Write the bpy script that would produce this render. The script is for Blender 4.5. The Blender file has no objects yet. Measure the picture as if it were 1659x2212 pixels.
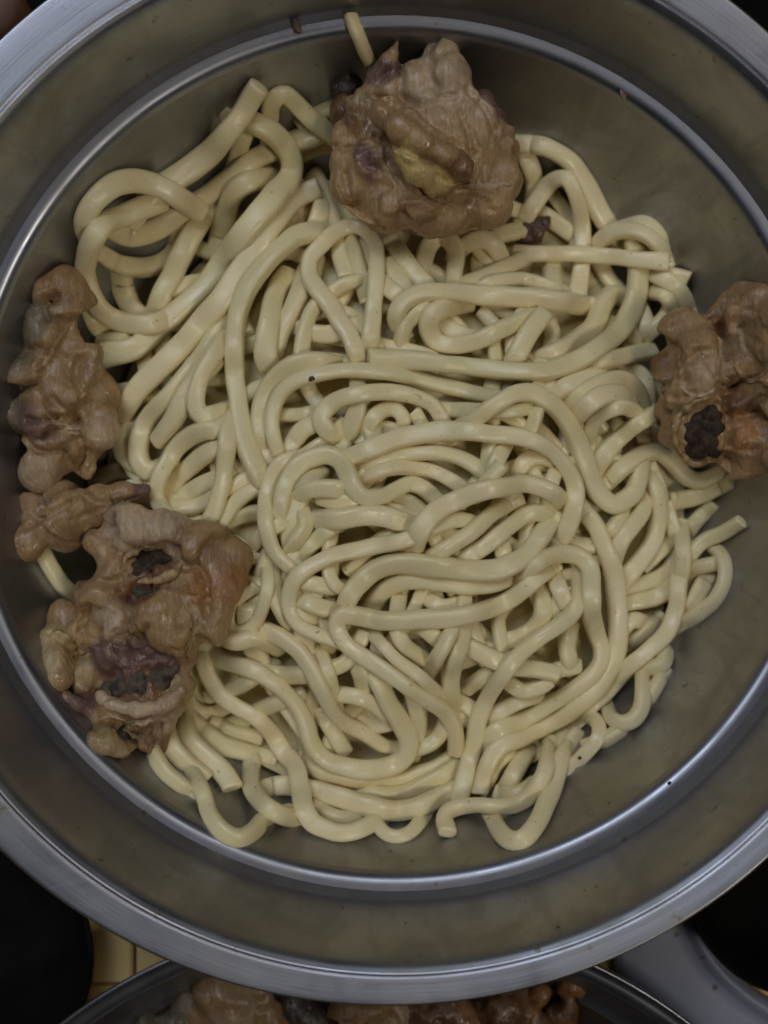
import bpy, bmesh, math, random
import numpy as np
from mathutils import Vector, Matrix, noise
from mathutils.bvhtree import BVHTree

random.seed(7)
rng = np.random.default_rng(11)
SC = bpy.context.scene
COL = SC.collection

# ------------------------------------------------------------------ camera
# metres; z = 0 is the inside bottom of the noodle bowl, its axis is the z axis
CAM_Z = 0.39
FOC = 2615.0            # focal length in units of 1/1659 of the picture width
AX, AY = 857.0, 979.0   # where the bowl axis meets the picture
cam_d = bpy.data.cameras.new('camera')
cam = bpy.data.objects.new('camera', cam_d)
COL.objects.link(cam)
cam.location = (0, 0, CAM_Z)
cam.rotation_euler = (0, 0, 0)
cam_d.sensor_fit = 'AUTO'
cam_d.sensor_width = 36
cam_d.lens = FOC / 2212 * 36
cam_d.shift_x = -(AX - 829.5) / 2212
cam_d.shift_y = -(1106 - AY) / 2212
cam_d.clip_start = 0.01
cam_d.clip_end = 50
cam_d.dof.use_dof = True
cam_d.dof.focus_distance = 0.325
cam_d.dof.aperture_fstop = 9
SC.camera = cam

# ------------------------------------------------------------------ light: a dim kitchen, daylight from windows
w = bpy.data.worlds.new('World'); SC.world = w; w.use_nodes = True
w.node_tree.nodes['Background'].inputs[0].default_value = (0.55, 0.58, 0.62, 1)
w.node_tree.nodes['Background'].inputs[1].default_value = 0.016

def area(name, loc, target, size, power, col, sy=None):
    l = bpy.data.lights.new(name, 'AREA'); l.energy = power; l.color = col
    l.shape = 'RECTANGLE'; l.size = size; l.size_y = sy or size
    o = bpy.data.objects.new(name, l); COL.objects.link(o)
    o.location = loc
    o.rotation_euler = (Vector(target) - Vector(loc)).to_track_quat('-Z', 'Y').to_euler()
    return o
area('window_light', (-0.42, 0.66, 1.25), (0, 0, 0.03), 0.8, 7.2, (0.78, 0.87, 1.0), 0.62)
area('doorway_light', (0.62, -0.36, 1.25), (0, 0, 0.03), 0.26, 3.8, (1.0, 0.93, 0.80), 0.32)
area('ceiling_bounce_fill', (0.35, 0.75, 2.0), (0, 0, 0), 0.35, 2.2, (1.0, 0.92, 0.76))  # added overhead fill in place of ceiling bounce, no known fixture

SC.view_settings.view_transform = 'Standard'
SC.view_settings.look = 'None'
SC.view_settings.exposure = -0.12
SC.view_settings.gamma = 1
SC.render.engine = 'CYCLES'
SC.cycles.use_denoising = True
SC.cycles.max_bounces = 8

# ------------------------------------------------------------------ helpers
def P(px, py, z):
    """the point at height z whose picture position is px, py"""
    k = (CAM_Z - z) / FOC
    return Vector(((px - AX) * k, -(py - AY) * k, z))

def tag(o, label=None, cat=None, group=None, kind=None):
    for k, v in (('label', label), ('category', cat), ('group', group), ('kind', kind)):
        if v: o[k] = v
    return o

def link(name, me, mat=None, parent=None):
    o = bpy.data.objects.new(name, me); COL.objects.link(o)
    if mat is not None and not me.materials: me.materials.append(mat)
    if parent is not None: o.parent = parent
    return o

def empty(name, loc, label, cat, group=None):
    o = bpy.data.objects.new(name, None); COL.objects.link(o)
    o.location = loc; o.empty_display_size = 0.01
    bpy.context.view_layer.update()
    return tag(o, label, cat, group)

def child(name, me, mat, parent):
    """a part: mesh given in world coordinates, moved into its thing's space"""
    t = parent.matrix_world.translation.copy()
    me.transform(Matrix.Translation(-t))
    o = link(name, me, mat, parent)
    o.matrix_world = Matrix.Translation(t)
    o.parent = parent
    o.matrix_parent_inverse = Matrix.Identity(4)
    o.location = (0, 0, 0)
    return o

def mesh_from(verts, faces, name, smooth=True):
    me = bpy.data.meshes.new(name)
    me.from_pydata([tuple(v) for v in verts], [], faces)
    me.polygons.foreach_set('use_smooth', [smooth] * len(me.polygons))
    me.update()
    return me

# ------------------------------------------------------------------ materials
class NT:
    def __init__(self, name):
        self.m = bpy.data.materials.new(name); self.m.use_nodes = True
        self.t = self.m.node_tree; self.n = self.t.nodes; self.l = self.t.links
        self.b = self.n['Principled BSDF']
    def add(self, typ, **kw):
        nd = self.n.new(typ)
        for k, v in kw.items():
            if k in nd.inputs: nd.inputs[k].default_value = v
            else: setattr(nd, k, v)
        return nd
    def noise(self, scale, detail=4, rough=0.55, vec=None, dist=0.0):
        nd = self.add('ShaderNodeTexNoise'); nd.inputs['Scale'].default_value = scale
        nd.inputs['Detail'].default_value = detail; nd.inputs['Roughness'].default_value = rough
        nd.inputs['Distortion'].default_value = dist
        if vec is not None: self.l.new(vec, nd.inputs['Vector'])
        return nd
    def ramp(self, fac, stops):
        r = self.add('ShaderNodeValToRGB')
        e = r.color_ramp.elements
        while len(e) < len(stops): e.new(0.5)
        for q, (p, c) in zip(e, stops):
            q.position = p
            q.color = (c, c, c, 1) if isinstance(c, (int, float)) else (*c, 1)
        self.l.new(fac, r.inputs[0]); return r
    def mix(self, fac, a, b, blend='MIX'):
        m = self.add('ShaderNodeMix', data_type='RGBA', blend_type=blend)
        for s, v in ((m.inputs[0], fac), (m.inputs[6], a), (m.inputs[7], b)):
            if hasattr(v, 'links'): self.l.new(v, s)
            elif isinstance(v, (int, float)): s.default_value = v
            else: s.default_value = (*v, 1)
        return m.outputs[2]
    def bump(self, h, strength, dist, prev=None):
        b = self.add('ShaderNodeBump'); b.inputs['Strength'].default_value = strength
        b.inputs['Distance'].default_value = dist
        self.l.new(h, b.inputs['Height'])
        if prev is not None: self.l.new(prev, b.inputs['Normal'])
        return b.outputs[0]
    def objco(self): return self.add('ShaderNodeTexCoord').outputs['Object']
    def set(self, **kw):
        for k, v in kw.items():
            s = self.b.inputs[k.replace('_', ' ')]
            if hasattr(v, 'links'): self.l.new(v, s)
            elif isinstance(v, tuple) and len(v) == 3 and s.type == 'RGBA': s.default_value = (*v, 1)
            else: s.default_value = v

def noodle_mat(name, base, base2):
    t = NT(name); co = t.objco()
    oi = t.add('ShaderNodeObjectInfo')
    n1 = t.noise(70, 3, 0.5, co)
    c = t.mix(n1.outputs['Fac'], base, base2)
    r = t.ramp(oi.outputs['Random'], [(0, (0.92, 0.92, 0.88)), (0.5, (1, 1, 1)), (1, (1.05, 1.03, 1.06))])
    c = t.mix(1.0, c, r.outputs[0], 'MULTIPLY')
    sp = t.noise(520, 2, 0.5, co)
    spk = t.ramp(sp.outputs['Fac'], [(0.70, 0.0), (0.78, 1.0)])
    c = t.mix(spk.outputs[0], c, (0.5, 0.36, 0.18))
    t.set(Base_Color=c)
    fr = t.noise(900, 3, 0.6, co); wet = t.noise(120, 2, 0.5, co)
    rr = t.ramp(wet.outputs['Fac'], [(0.35, 0.24), (0.65, 0.46)])
    film = t.ramp(t.noise(46, 4, 0.6, co, 0.5).outputs['Fac'], [(0.42, 0.10), (0.62, 1.0)])
    t.set(Roughness=rr.outputs[0], Subsurface_Weight=0.22, Subsurface_Radius=(1.0, 0.62, 0.22),
          Subsurface_Scale=0.0014, Coat_Weight=film.outputs[0], Coat_Roughness=0.09, Specular_IOR_Level=0.5)
    b1 = t.bump(wet.outputs['Fac'], 0.35, 0.0006)
    t.set(Normal=t.bump(fr.outputs['Fac'], 0.3, 0.0003, b1))
    t.set(Coat_Normal=t.bump(t.noise(1300, 3, 0.7, co).outputs['Fac'], 0.7, 0.0005, b1))
    return t.m
M_NOODLE = noodle_mat('boiled_noodle', (0.81, 0.675, 0.36), (0.86, 0.765, 0.48))

def steel_mat(name, base=(0.39, 0.40, 0.44), r0=0.28, r1=0.44, smudge=(0.30, 0.295, 0.295), drips=0.5):
    t = NT(name); co = t.objco()
    sep = t.add('ShaderNodeSeparateXYZ'); t.l.new(co, sep.inputs[0])
    # brushed round the axis: noise over (radius, height) with little change along the turn
    le = t.add('ShaderNodeVectorMath', operation='LENGTH')
    cb = t.add('ShaderNodeCombineXYZ'); t.l.new(sep.outputs[0], cb.inputs[0]); t.l.new(sep.outputs[1], cb.inputs[1])
    t.l.new(cb.outputs[0], le.inputs[0])
    at = t.add('ShaderNodeMath', operation='ARCTAN2'); t.l.new(sep.outputs[1], at.inputs[0]); t.l.new(sep.outputs[0], at.inputs[1])
    sc = t.add('ShaderNodeMath', operation='MULTIPLY'); t.l.new(at.outputs[0], sc.inputs[0]); sc.inputs[1].default_value = 0.004
    c2 = t.add('ShaderNodeCombineXYZ'); t.l.new(le.outputs['Value'], c2.inputs[0]); t.l.new(sep.outputs[2], c2.inputs[1]); t.l.new(sc.outputs[0], c2.inputs[2])
    br = t.noise(1500, 3, 0.6, c2.outputs[0])
    cl = t.noise(38, 5, 0.6, co, 0.6)
    smm = t.ramp(cl.outputs['Fac'], [(0.42, 0.0), (0.68, 1.0)])
    sp = t.noise(240, 3, 0.55, co)
    spk = t.ramp(sp.outputs['Fac'], [(0.67, 0.0), (0.73, 1.0)])
    # smears that run down the wall, and dried water marks
    c3 = t.add('ShaderNodeCombineXYZ'); sa = t.add('ShaderNodeMath', operation='MULTIPLY'); t.l.new(at.outputs[0], sa.inputs[0]); sa.inputs[1].default_value = 9.0
    sz = t.add('ShaderNodeMath', operation='MULTIPLY'); t.l.new(sep.outputs[2], sz.inputs[0]); sz.inputs[1].default_value = 22.0
    t.l.new(sa.outputs[0], c3.inputs[0]); t.l.new(sz.outputs[0], c3.inputs[1])
    dr = t.noise(1.3, 4, 0.6, c3.outputs[0], 0.8)
    drm = t.ramp(dr.outputs['Fac'], [(0.50, 0.0), (0.62, drips)])
    c = t.mix(smm.outputs[0], base, smudge)
    c = t.mix(drm.outputs[0], c, smudge)
    c = t.mix(spk.outputs[0], c, (0.25, 0.21, 0.15))
    rr = t.ramp(cl.outputs['Fac'], [(0.3, r0), (0.7, r1)])
    ra = t.add('ShaderNodeMath', operation='MULTIPLY_ADD'); t.l.new(br.outputs['Fac'], ra.inputs[0])
    ra.inputs[1].default_value = 0.10
    rd = t.add('ShaderNodeMath', operation='MULTIPLY_ADD'); t.l.new(drm.outputs[0], rd.inputs[0]); rd.inputs[1].default_value = 0.12; t.l.new(rr.outputs[0], rd.inputs[2]); t.l.new(rd.outputs[0], ra.inputs[2])
    t.set(Base_Color=c, Metallic=1.0, Roughness=ra.outputs[0])
    sc2 = t.noise(26, 2, 0.5, co)
    b1 = t.bump(sc2.outputs['Fac'], 0.25, 0.0015)
    t.set(Normal=t.bump(br.outputs['Fac'], 0.12, 0.0002, b1))
    return t.m
M_STEEL = steel_mat('worn_stainless_steel')
M_STEEL2 = steel_mat('scuffed_steel_rim', (0.36, 0.365, 0.42), 0.26, 0.40, (0.31, 0.31, 0.33), 0.0)


def meat_mat():
    t = NT('braised_chicken'); co = t.objco()
    at = t.add('ShaderNodeAttribute', attribute_name='patch')
    n1 = t.noise(75, 6, 0.65, co, 1.0)
    v = t.ramp(n1.outputs['Fac'], [(0.25, (0.66, 0.58, 0.55)), (0.5, (1, 1, 1)), (0.75, (1.28, 1.26, 1.18))])
    c = t.mix(1.0, at.outputs['Color'], v.outputs[0], 'MULTIPLY')
    mp = t.add('ShaderNodeMapping'); mp.inputs['Scale'].default_value = (1.0, 0.22, 0.6); mp.inputs['Rotation'].default_value = (0, 0, 0.6)
    t.l.new(co, mp.inputs['Vector'])
    fb = t.noise(400, 4, 0.65, mp.outputs[0], 2.2)
    v2 = t.ramp(fb.outputs['Fac'], [(0.3, (0.82, 0.78, 0.75)), (0.7, (1.12, 1.12, 1.1))])
    c = t.mix(1.0, c, v2.outputs[0], 'MULTIPLY')
    p = t.ramp(t.noise(52, 4, 0.6, co, 0.7).outputs['Fac'], [(0.58, 0.0), (0.70, 0.5)])
    c = t.mix(p.outputs[0], c, (0.15, 0.075, 0.055))
    fl = t.ramp(t.noise(260, 3, 0.6, co).outputs['Fac'], [(0.64, 0.0), (0.70, 0.55)])
    c = t.mix(fl.outputs[0], c, (0.46, 0.36, 0.22))
    wet = t.ramp(t.noise(130, 3, 0.55, co).outputs['Fac'], [(0.42, 0.13), (0.60, 0.45)])
    t.set(Base_Color=c, Roughness=wet.outputs[0], Subsurface_Weight=0.2, Subsurface_Radius=(1.0, 0.45, 0.25),
          Subsurface_Scale=0.002, Specular_IOR_Level=0.5)
    b1 = t.bump(fb.outputs['Fac'], 0.8, 0.0006)
    t.set(Normal=t.bump(n1.outputs['Fac'], 0.2, 0.0008, b1))
    return t.m
M_MEAT = meat_mat()

def rough_mat(name, c1, c2, scale, rough=0.6, bump=0.6, dist=0.0008, coat=0.0, spec=0.4):
    t = NT(name); co = t.objco()
    n1 = t.noise(scale, 5, 0.65, co)
    c = t.ramp(n1.outputs['Fac'], [(0.35, c1), (0.68, c2)])
    t.set(Base_Color=c.outputs[0], Roughness=rough, Coat_Weight=coat, Coat_Roughness=0.2, Specular_IOR_Level=spec)
    t.set(Normal=t.bump(n1.outputs['Fac'], bump, dist))
    return t.m
M_MARROW = rough_mat('dark_marrow', (0.016, 0.011, 0.009), (0.085, 0.055, 0.036), 420, 0.75, 1.0, 0.0014, 0.0, 0.2)
M_BONE = rough_mat('cut_bone', (0.22, 0.14, 0.07), (0.36, 0.25, 0.12), 300, 0.45, 0.6, 0.0006)
M_BLACK = rough_mat('sooty_black_iron', (0.004, 0.004, 0.004), (0.008, 0.008, 0.007), 60, 0.9, 0.3, 0.0005, 0.0, 0.08)
M_TRAY = rough_mat('blue_grey_enamel', (0.15, 0.165, 0.23), (0.20, 0.215, 0.29), 45, 0.45, 0.15, 0.0004, 0.05)
def spots(m):
    nt = m.node_tree; bs = nt.nodes['Principled BSDF']
    src = bs.inputs['Base Color'].links[0].from_socket
    tc = nt.nodes.new('ShaderNodeTexCoord'); vo = nt.nodes.new('ShaderNodeTexVoronoi'); vo.inputs['Scale'].default_value = 130
    rp = nt.nodes.new('ShaderNodeValToRGB'); rp.color_ramp.elements[0].position = 0.10; rp.color_ramp.elements[1].position = 0.16
    mx = nt.nodes.new('ShaderNodeMix'); mx.data_type = 'RGBA'; mx.inputs[6].default_value = (0.05, 0.045, 0.045, 1)
    nt.links.new(tc.outputs['Object'], vo.inputs['Vector']); nt.links.new(vo.outputs['Distance'], rp.inputs[0])
    nt.links.new(rp.outputs[0], mx.inputs[0]); nt.links.new(src, mx.inputs[7]); nt.links.new(mx.outputs[2], bs.inputs['Base Color'])
spots(M_TRAY)
M_TILE = rough_mat('yellow_glazed_tile', (0.72, 0.50, 0.21), (0.78, 0.57, 0.26), 30, 0.5, 0.05, 0.0003)
M_GROUT = rough_mat('grey_grout', (0.20, 0.17, 0.12), (0.28, 0.24, 0.18), 200, 0.8, 0.4)
M_CLAY = rough_mat('reddish_brown_clay', (0.16, 0.075, 0.05), (0.20, 0.10, 0.065), 80, 0.6, 0.2)
M_BITS = rough_mat('dark_red_spice', (0.05, 0.012, 0.008), (0.10, 0.03, 0.018), 900, 0.4, 0.5, 0.0003)
M_SCRAP = rough_mat('brown_scrap', (0.085, 0.045, 0.03), (0.16, 0.09, 0.06), 500, 0.4, 0.6, 0.0006, 0.3)
# ------------------------------------------------------------------ the noodle bowl
def lathe(profile, name, n=224, off=None):
    vs, fs = [], []
    for (r, z) in profile:
        o = off(r, z) if off else (0, 0)
        for k in range(n):
            a = 2 * math.pi * k / n
            vs.append((r * math.cos(a) + o[0], r * math.sin(a) + o[1], z))
    m = len(profile)
    for i in range(m - 1):
        for k in range(n):
            k2 = (k + 1) % n
            fs.append((i * n + k, i * n + k2, (i + 1) * n + k2, (i + 1) * n + k))
    return mesh_from(vs, fs, name)

def spline(pts, per=6):
    """Catmull-Rom through the points (any dimension)"""
    p = np.array(pts, float)
    q = np.vstack([2 * p[0] - p[1], p, 2 * p[-1] - p[-2]])
    out = []
    for i in range(len(p) - 1):
        a, b, c, d = q[i], q[i + 1], q[i + 2], q[i + 3]
        for t in np.linspace(0, 1, per, endpoint=False):
            out.append(0.5 * (2 * b + (c - a) * t + (2 * a - 5 * b + 4 * c - d) * t * t + (3 * b - a - 3 * c + d) * t ** 3))
    out.append(p[-1])
    return np.array(out)

RING_IN, RING_OUT, RING_Z = 0.1160, 0.1216, 0.0595
wall_pts = [(0.0005, 0.0), (0.03, 0.0001), (0.055, 0.0006), (0.073, 0.0030), (0.088, 0.0090), (0.099, 0.0185), (0.1065, 0.0310), (0.1120, 0.0450), (0.1150, 0.0560)]
lower = spline(wall_pts, 6)
upper = spline([(0.1222, 0.0612), (0.1238, 0.0680), (0.1254, 0.0765), (0.1268, 0.0835), (0.1282, 0.0868), (0.1296, 0.0882)], 4)
ring = spline([(0.1150, 0.0560), (0.1154, 0.0569), (0.1160, 0.0578), (0.1168, 0.0585), (0.1178, 0.0589), (0.1190, 0.0591), (0.1204, 0.05925), (0.1215, 0.0595), (0.1222, 0.0612)], 4)
def rim_off(r, z):
    k = max(0.0, min(1.0, (r - 0.1305) / 0.0080))
    return (-0.0021 * k, 0.0021 * k)
rim = spline([(0.1296, 0.0882), (0.1301, 0.0884), (0.1304, 0.0881), (0.1307, 0.0878), (0.1311, 0.0880), (0.1318, 0.0882), (0.1338, 0.0886), (0.1362, 0.0891), (0.1384, 0.0895), (0.1391, 0.0895), (0.1395, 0.0890), (0.1394, 0.0886), (0.1386, 0.0882), (0.1345, 0.0872), (0.1304, 0.0864)], 4)
outer = [(0.1304, 0.0864), (0.1280, 0.0835), (0.1262, 0.0760), (0.1232, 0.0610), (0.1165, 0.0575), (0.1130, 0.0450), (0.1075, 0.0300), (0.1000, 0.0170), (0.0890, 0.0075), (0.0740, 0.0015), (0.0560, -0.0010), (0.0300, -0.0012), (0.0005, -0.0012)]
bowl = empty('steel_bowl', (0, 0, 0), 'large worn stainless steel mixing bowl holding the heap of noodles', 'bowl')
inner = np.vstack([lower, ring[1:], upper[1:]])
child('bowl_wall', lathe([tuple(p) for p in lower] , 'bowl_wall'), M_STEEL, bowl)
child('step_ring', lathe([tuple(p) for p in ring], 'step_ring'), M_STEEL2, bowl)
child('upper_wall', lathe([tuple(p) for p in upper], 'upper_wall'), M_STEEL, bowl)
child('rolled_rim', lathe([tuple(p) for p in rim], 'rolled_rim', off=rim_off), M_STEEL2, bowl)
child('bowl_outside', lathe(outer, 'bowl_outside', 128), M_STEEL, bowl)
# ------------------------------------------------------------------ heap of noodles
# height field over the picture plane while stacking: what lies lower is laid first
CELL = 4.0
X0, Y0, NX, NY = -60, -60, 460, 600
gx = X0 + CELL * np.arange(NX); gy = Y0 + CELL * np.arange(NY)
GX, GY = np.meshgrid(gx, gy)
GR = np.hypot(GX - AX, GY - AY)
prof_px = inner[:, 0] * FOC / (CAM_Z - inner[:, 1])
WALL = np.interp(GR, prof_px, inner[:, 1])
def dome(x, y):
    d = np.hypot((x - 845) / 700.0, (y - 1060) / 735.0)
    return 0.047 - 0.034 * np.clip(d, 0, 1.25) ** 2.2
HM = np.maximum(WALL, dome(GX, GY) - 0.0060)
BASE = HM.copy()

def resample(pts, step=7.0):
    s = spline(pts, 10)
    d = np.r_[0, np.cumsum(np.hypot(*np.diff(s, axis=0).T))]
    n = max(6, int(d[-1] / step))
    t = np.linspace(0, d[-1], n)
    return np.c_[np.interp(t, d, s[:, 0]), np.interp(t, d, s[:, 1])]

def window(x, y, r):
    i0 = max(0, int((x - r - X0) / CELL)); i1 = min(NX, int((x + r - X0) / CELL) + 2)
    j0 = max(0, int((y - r - Y0) / CELL)); j1 = min(NY, int((y + r - Y0) / CELL) + 2)
    return slice(j0, j1), slice(i0, i1)
def highest(hm, x, y, r):
    s = window(x, y, r)
    if hm[s].size == 0: return 0.0
    m = np.hypot(GX[s] - x, GY[s] - y) <= r + 2
    return hm[s][m].max() if m.any() else hm[s].max()
def stamp(hm, x, y, r, z, t):
    s = window(x, y, r)
    d = np.hypot(GX[s] - x, GY[s] - y) / r
    top = np.where(d < 1, z + 0.5 * t * np.sqrt(np.clip(1 - d * d, 0, 1)), -1)
    hm[s] = np.maximum(hm[s], top)

def drape(xy, wpx, hm, sink=0.28, stiff=14, cut='se'):
    n = len(xy); lag = 14
    tt = wpx * 0.80 * (CAM_Z - 0.05) / FOC
    tmp = hm.copy() if n > 2 * lag else hm
    z = np.zeros(n)
    for i in range(n):
        k = i - lag
        if k >= 0 and tmp is not hm: stamp(tmp, xy[k, 0], xy[k, 1], wpx * 0.5, z[k], tt)
        z[i] = highest(tmp, xy[i, 0], xy[i, 1], wpx * 0.30) + tt * (0.5 - sink)
    z0 = z.copy()
    for _ in range(stiff):
        m = z.copy(); m[1:-1] = 0.5 * (z[:-2] + z[2:])
        z = np.maximum(z0, m)
    for _ in range(10):
        z[1:-1] = 0.25 * z[:-2] + 0.5 * z[1:-1] + 0.25 * z[2:]
    L = max(3, min(9, n // 3))                  # ends that are not cut ends slip down between their neighbours
    u = np.clip(1 - np.arange(n) / L, 0, 1) ** 1.4
    floor_z = np.array([BASE[int((y - Y0) / CELL), int((x - X0) / CELL)] for x, y in xy]) - 0.001
    if 's' not in cut: z = z - 1.9 * tt * u
    if 'e' not in cut: z = z - 1.9 * tt * u[::-1]
    z = np.maximum(z, np.minimum(z0, floor_z + tt * 0.5))
    for i in range(n): stamp(hm, xy[i, 0], xy[i, 1], wpx * 0.5, z[i], tt)
    return z

NS = 16
LAID = []
def noodle_mesh(xy, z, wpx, seed, name, flat=0.80):
    n = len(xy)
    c = np.array([P(x, y, zz) for (x, y), zz in zip(xy, z)])
    r = np.random.default_rng(seed)
    w0 = wpx * (CAM_Z - z) / FOC * 0.5
    s = np.linspace(0, n / 12.0, n)
    ph = r.uniform(0, 6.28, 4)
    wv = 1.0 + 0.10 * np.sin(s * r.uniform(0.5, 1.1) + ph[0]) + 0.035 * np.sin(s * 3.1 + ph[1])
    hv = flat * (1 + 0.05 * np.sin(s * 1.7 + ph[2]))
    roll = math.radians(r.uniform(12, 42)) * np.sin(s * r.uniform(0.35, 0.9) + ph[3])
    t = np.gradient(c, axis=0); t /= np.linalg.norm(t, axis=1)[:, None] + 1e-12
    up = np.array([0, 0, 1.0])
    side = np.cross(t, up); ln = np.linalg.norm(side, axis=1)
    side /= ln[:, None] + 1e-9
    nrm = np.cross(side, t)
    ca, sa = np.cos(roll)[:, None], np.sin(roll)[:, None]
    side, nrm = side * ca + nrm * sa, nrm * ca - side * sa
    th = np.linspace(0, 2 * np.pi, NS, endpoint=False) + np.pi / NS
    e = 2 / r.uniform(2.7, 3.6)
    cx = np.sign(np.cos(th)) * np.abs(np.cos(th)) ** e
    cy = np.sign(np.sin(th)) * np.abs(np.sin(th)) ** e
    rings = []
    def ring_at(i, k, shift):
        ww = w0[i] * wv[i] * k; hh = w0[i] * hv[i] * k
        return c[i] + t[i] * shift + side[i] * (cx * ww)[:, None] + nrm[i] * (cy * hh)[:, None]
    slant = r.uniform(-0.35, 0.35, 2)
    for i in range(n):
        rings.append(ring_at(i, 1.0, 0))
    # square cut ends with a softened edge, a little slanted
    for end in (0, n - 1):
        sg = -1 if end == 0 else 1
        ww = w0[end]
        e1 = ring_at(end, 0.985, sg * ww * 0.22); e2 = ring_at(end, 0.90, sg * ww * 0.33); e3 = ring_at(end, 0.45, sg * ww * 0.36)
        for q in (e1, e2, e3):
            q += t[end] * ((cx * slant[0 if end == 0 else 1] * ww)[:, None]) * 0.6
        if end == 0: head = [e3, e2, e1]
        else: tail = [e1, e2, e3]
    rings = head + rings + tail
    V = np.vstack(rings); m = len(rings)
    faces = []
    for i in range(m - 1):
        for k in range(NS):
            k2 = (k + 1) % NS
            faces.append((i * NS + k, i * NS + k2, (i + 1) * NS + k2, (i + 1) * NS + k))
    faces.append(tuple(reversed(range(NS))))
    faces.append(tuple((m - 1) * NS + k for k in range(NS)))
    return mesh_from(V, faces, name)

def lay(xy, wpx, label, group, seed, hm, sink=0.28, stiff=14, flat=0.73, cut='se'):
    xy = np.array(xy, float)
    if 's' not in cut: xy[0] += (xy[0] - xy[1]) / np.hypot(*(xy[0] - xy[1])) * 14
    if 'e' not in cut: xy[-1] += (xy[-1] - xy[-2]) / np.hypot(*(xy[-1] - xy[-2])) * 14
    xy = resample(xy)
    wob = np.array([noise.noise_vector(Vector((i * 0.16, seed * 7.3, 0)))[:2] for i in range(len(xy))]) * 2.2
    xy = xy + wob
    z = drape(xy, wpx, hm, sink, stiff, cut)
    LAID.append((None, xy, z))
    me = noodle_mesh(xy, z, wpx, seed, 'noodle', flat)
    mid = len(xy) // 2
    org = P(xy[mid, 0], xy[mid, 1], z[mid])
    me.transform(Matrix.Translation(-org))
    o = link('noodle', me, M_NOODLE)
    o.location = org
    tag(o, label, 'noodle', group)
    LAID[-1] = (o, xy, z)
    return o

# the lumpy core of the heap that the strands lie on
core_v, core_f = [], []
NR_, NA_ = 26, 96
for i in range(NR_ + 1):
    for k in range(NA_):
        q = i / NR_; a = 2 * math.pi * k / NA_
        x = 855 + 625 * q * math.cos(a); y = 1060 + 668 * q * math.sin(a)
        rr = math.hypot(x - AX, y - AY)
        z = float(dome(x, y)) - 0.0095 + 0.0022 * noise.noise(Vector((x / 45, y / 45, 0)))
        z = max(z, float(np.interp(rr, prof_px, inner[:, 1])) + 0.0012)
        core_v.append(P(x, y, z))
for i in range(NR_):
    for k in range(NA_):
        k2 = (k + 1) % NA_
        core_f.append((i * NA_ + k, i * NA_ + k2, (i + 1) * NA_ + k2, (i + 1) * NA_ + k))
core = link('noodle_mass', mesh_from(core_v, core_f, 'noodle_mass'), M_NOODLE)
tag(core, 'tangled core of the noodle heap seen only through dark gaps', 'noodles', None, 'stuff')

# strands deep in the heap
for k in range(110):
    while True:
        cx_, cy_ = rng.uniform(160, 1560), rng.uniform(280, 1810)
        if math.hypot((cx_ - 845) / 640, (cy_ - 1050) / 690) < 1: break
    a = rng.uniform(0, 6.28); cur = rng.uniform(-0.011, 0.011)
    pts = []
    x, y = cx_, cy_
    for j in range(9):
        pts.append((x, y)); x += 38 * math.cos(a); y += 38 * math.sin(a); a += cur * 38 + rng.normal(0, 0.12)
        if math.hypot((x - 845) / 655, (y - 1055) / 700) > 1: break
    if len(pts) < 4: continue
    lay(pts, rng.uniform(33, 42), 'noodle strand deep in the heap, seen only through gaps between upper noodles',
        'buried noodles', 500 + k, HM, 0.42, 8)

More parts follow.
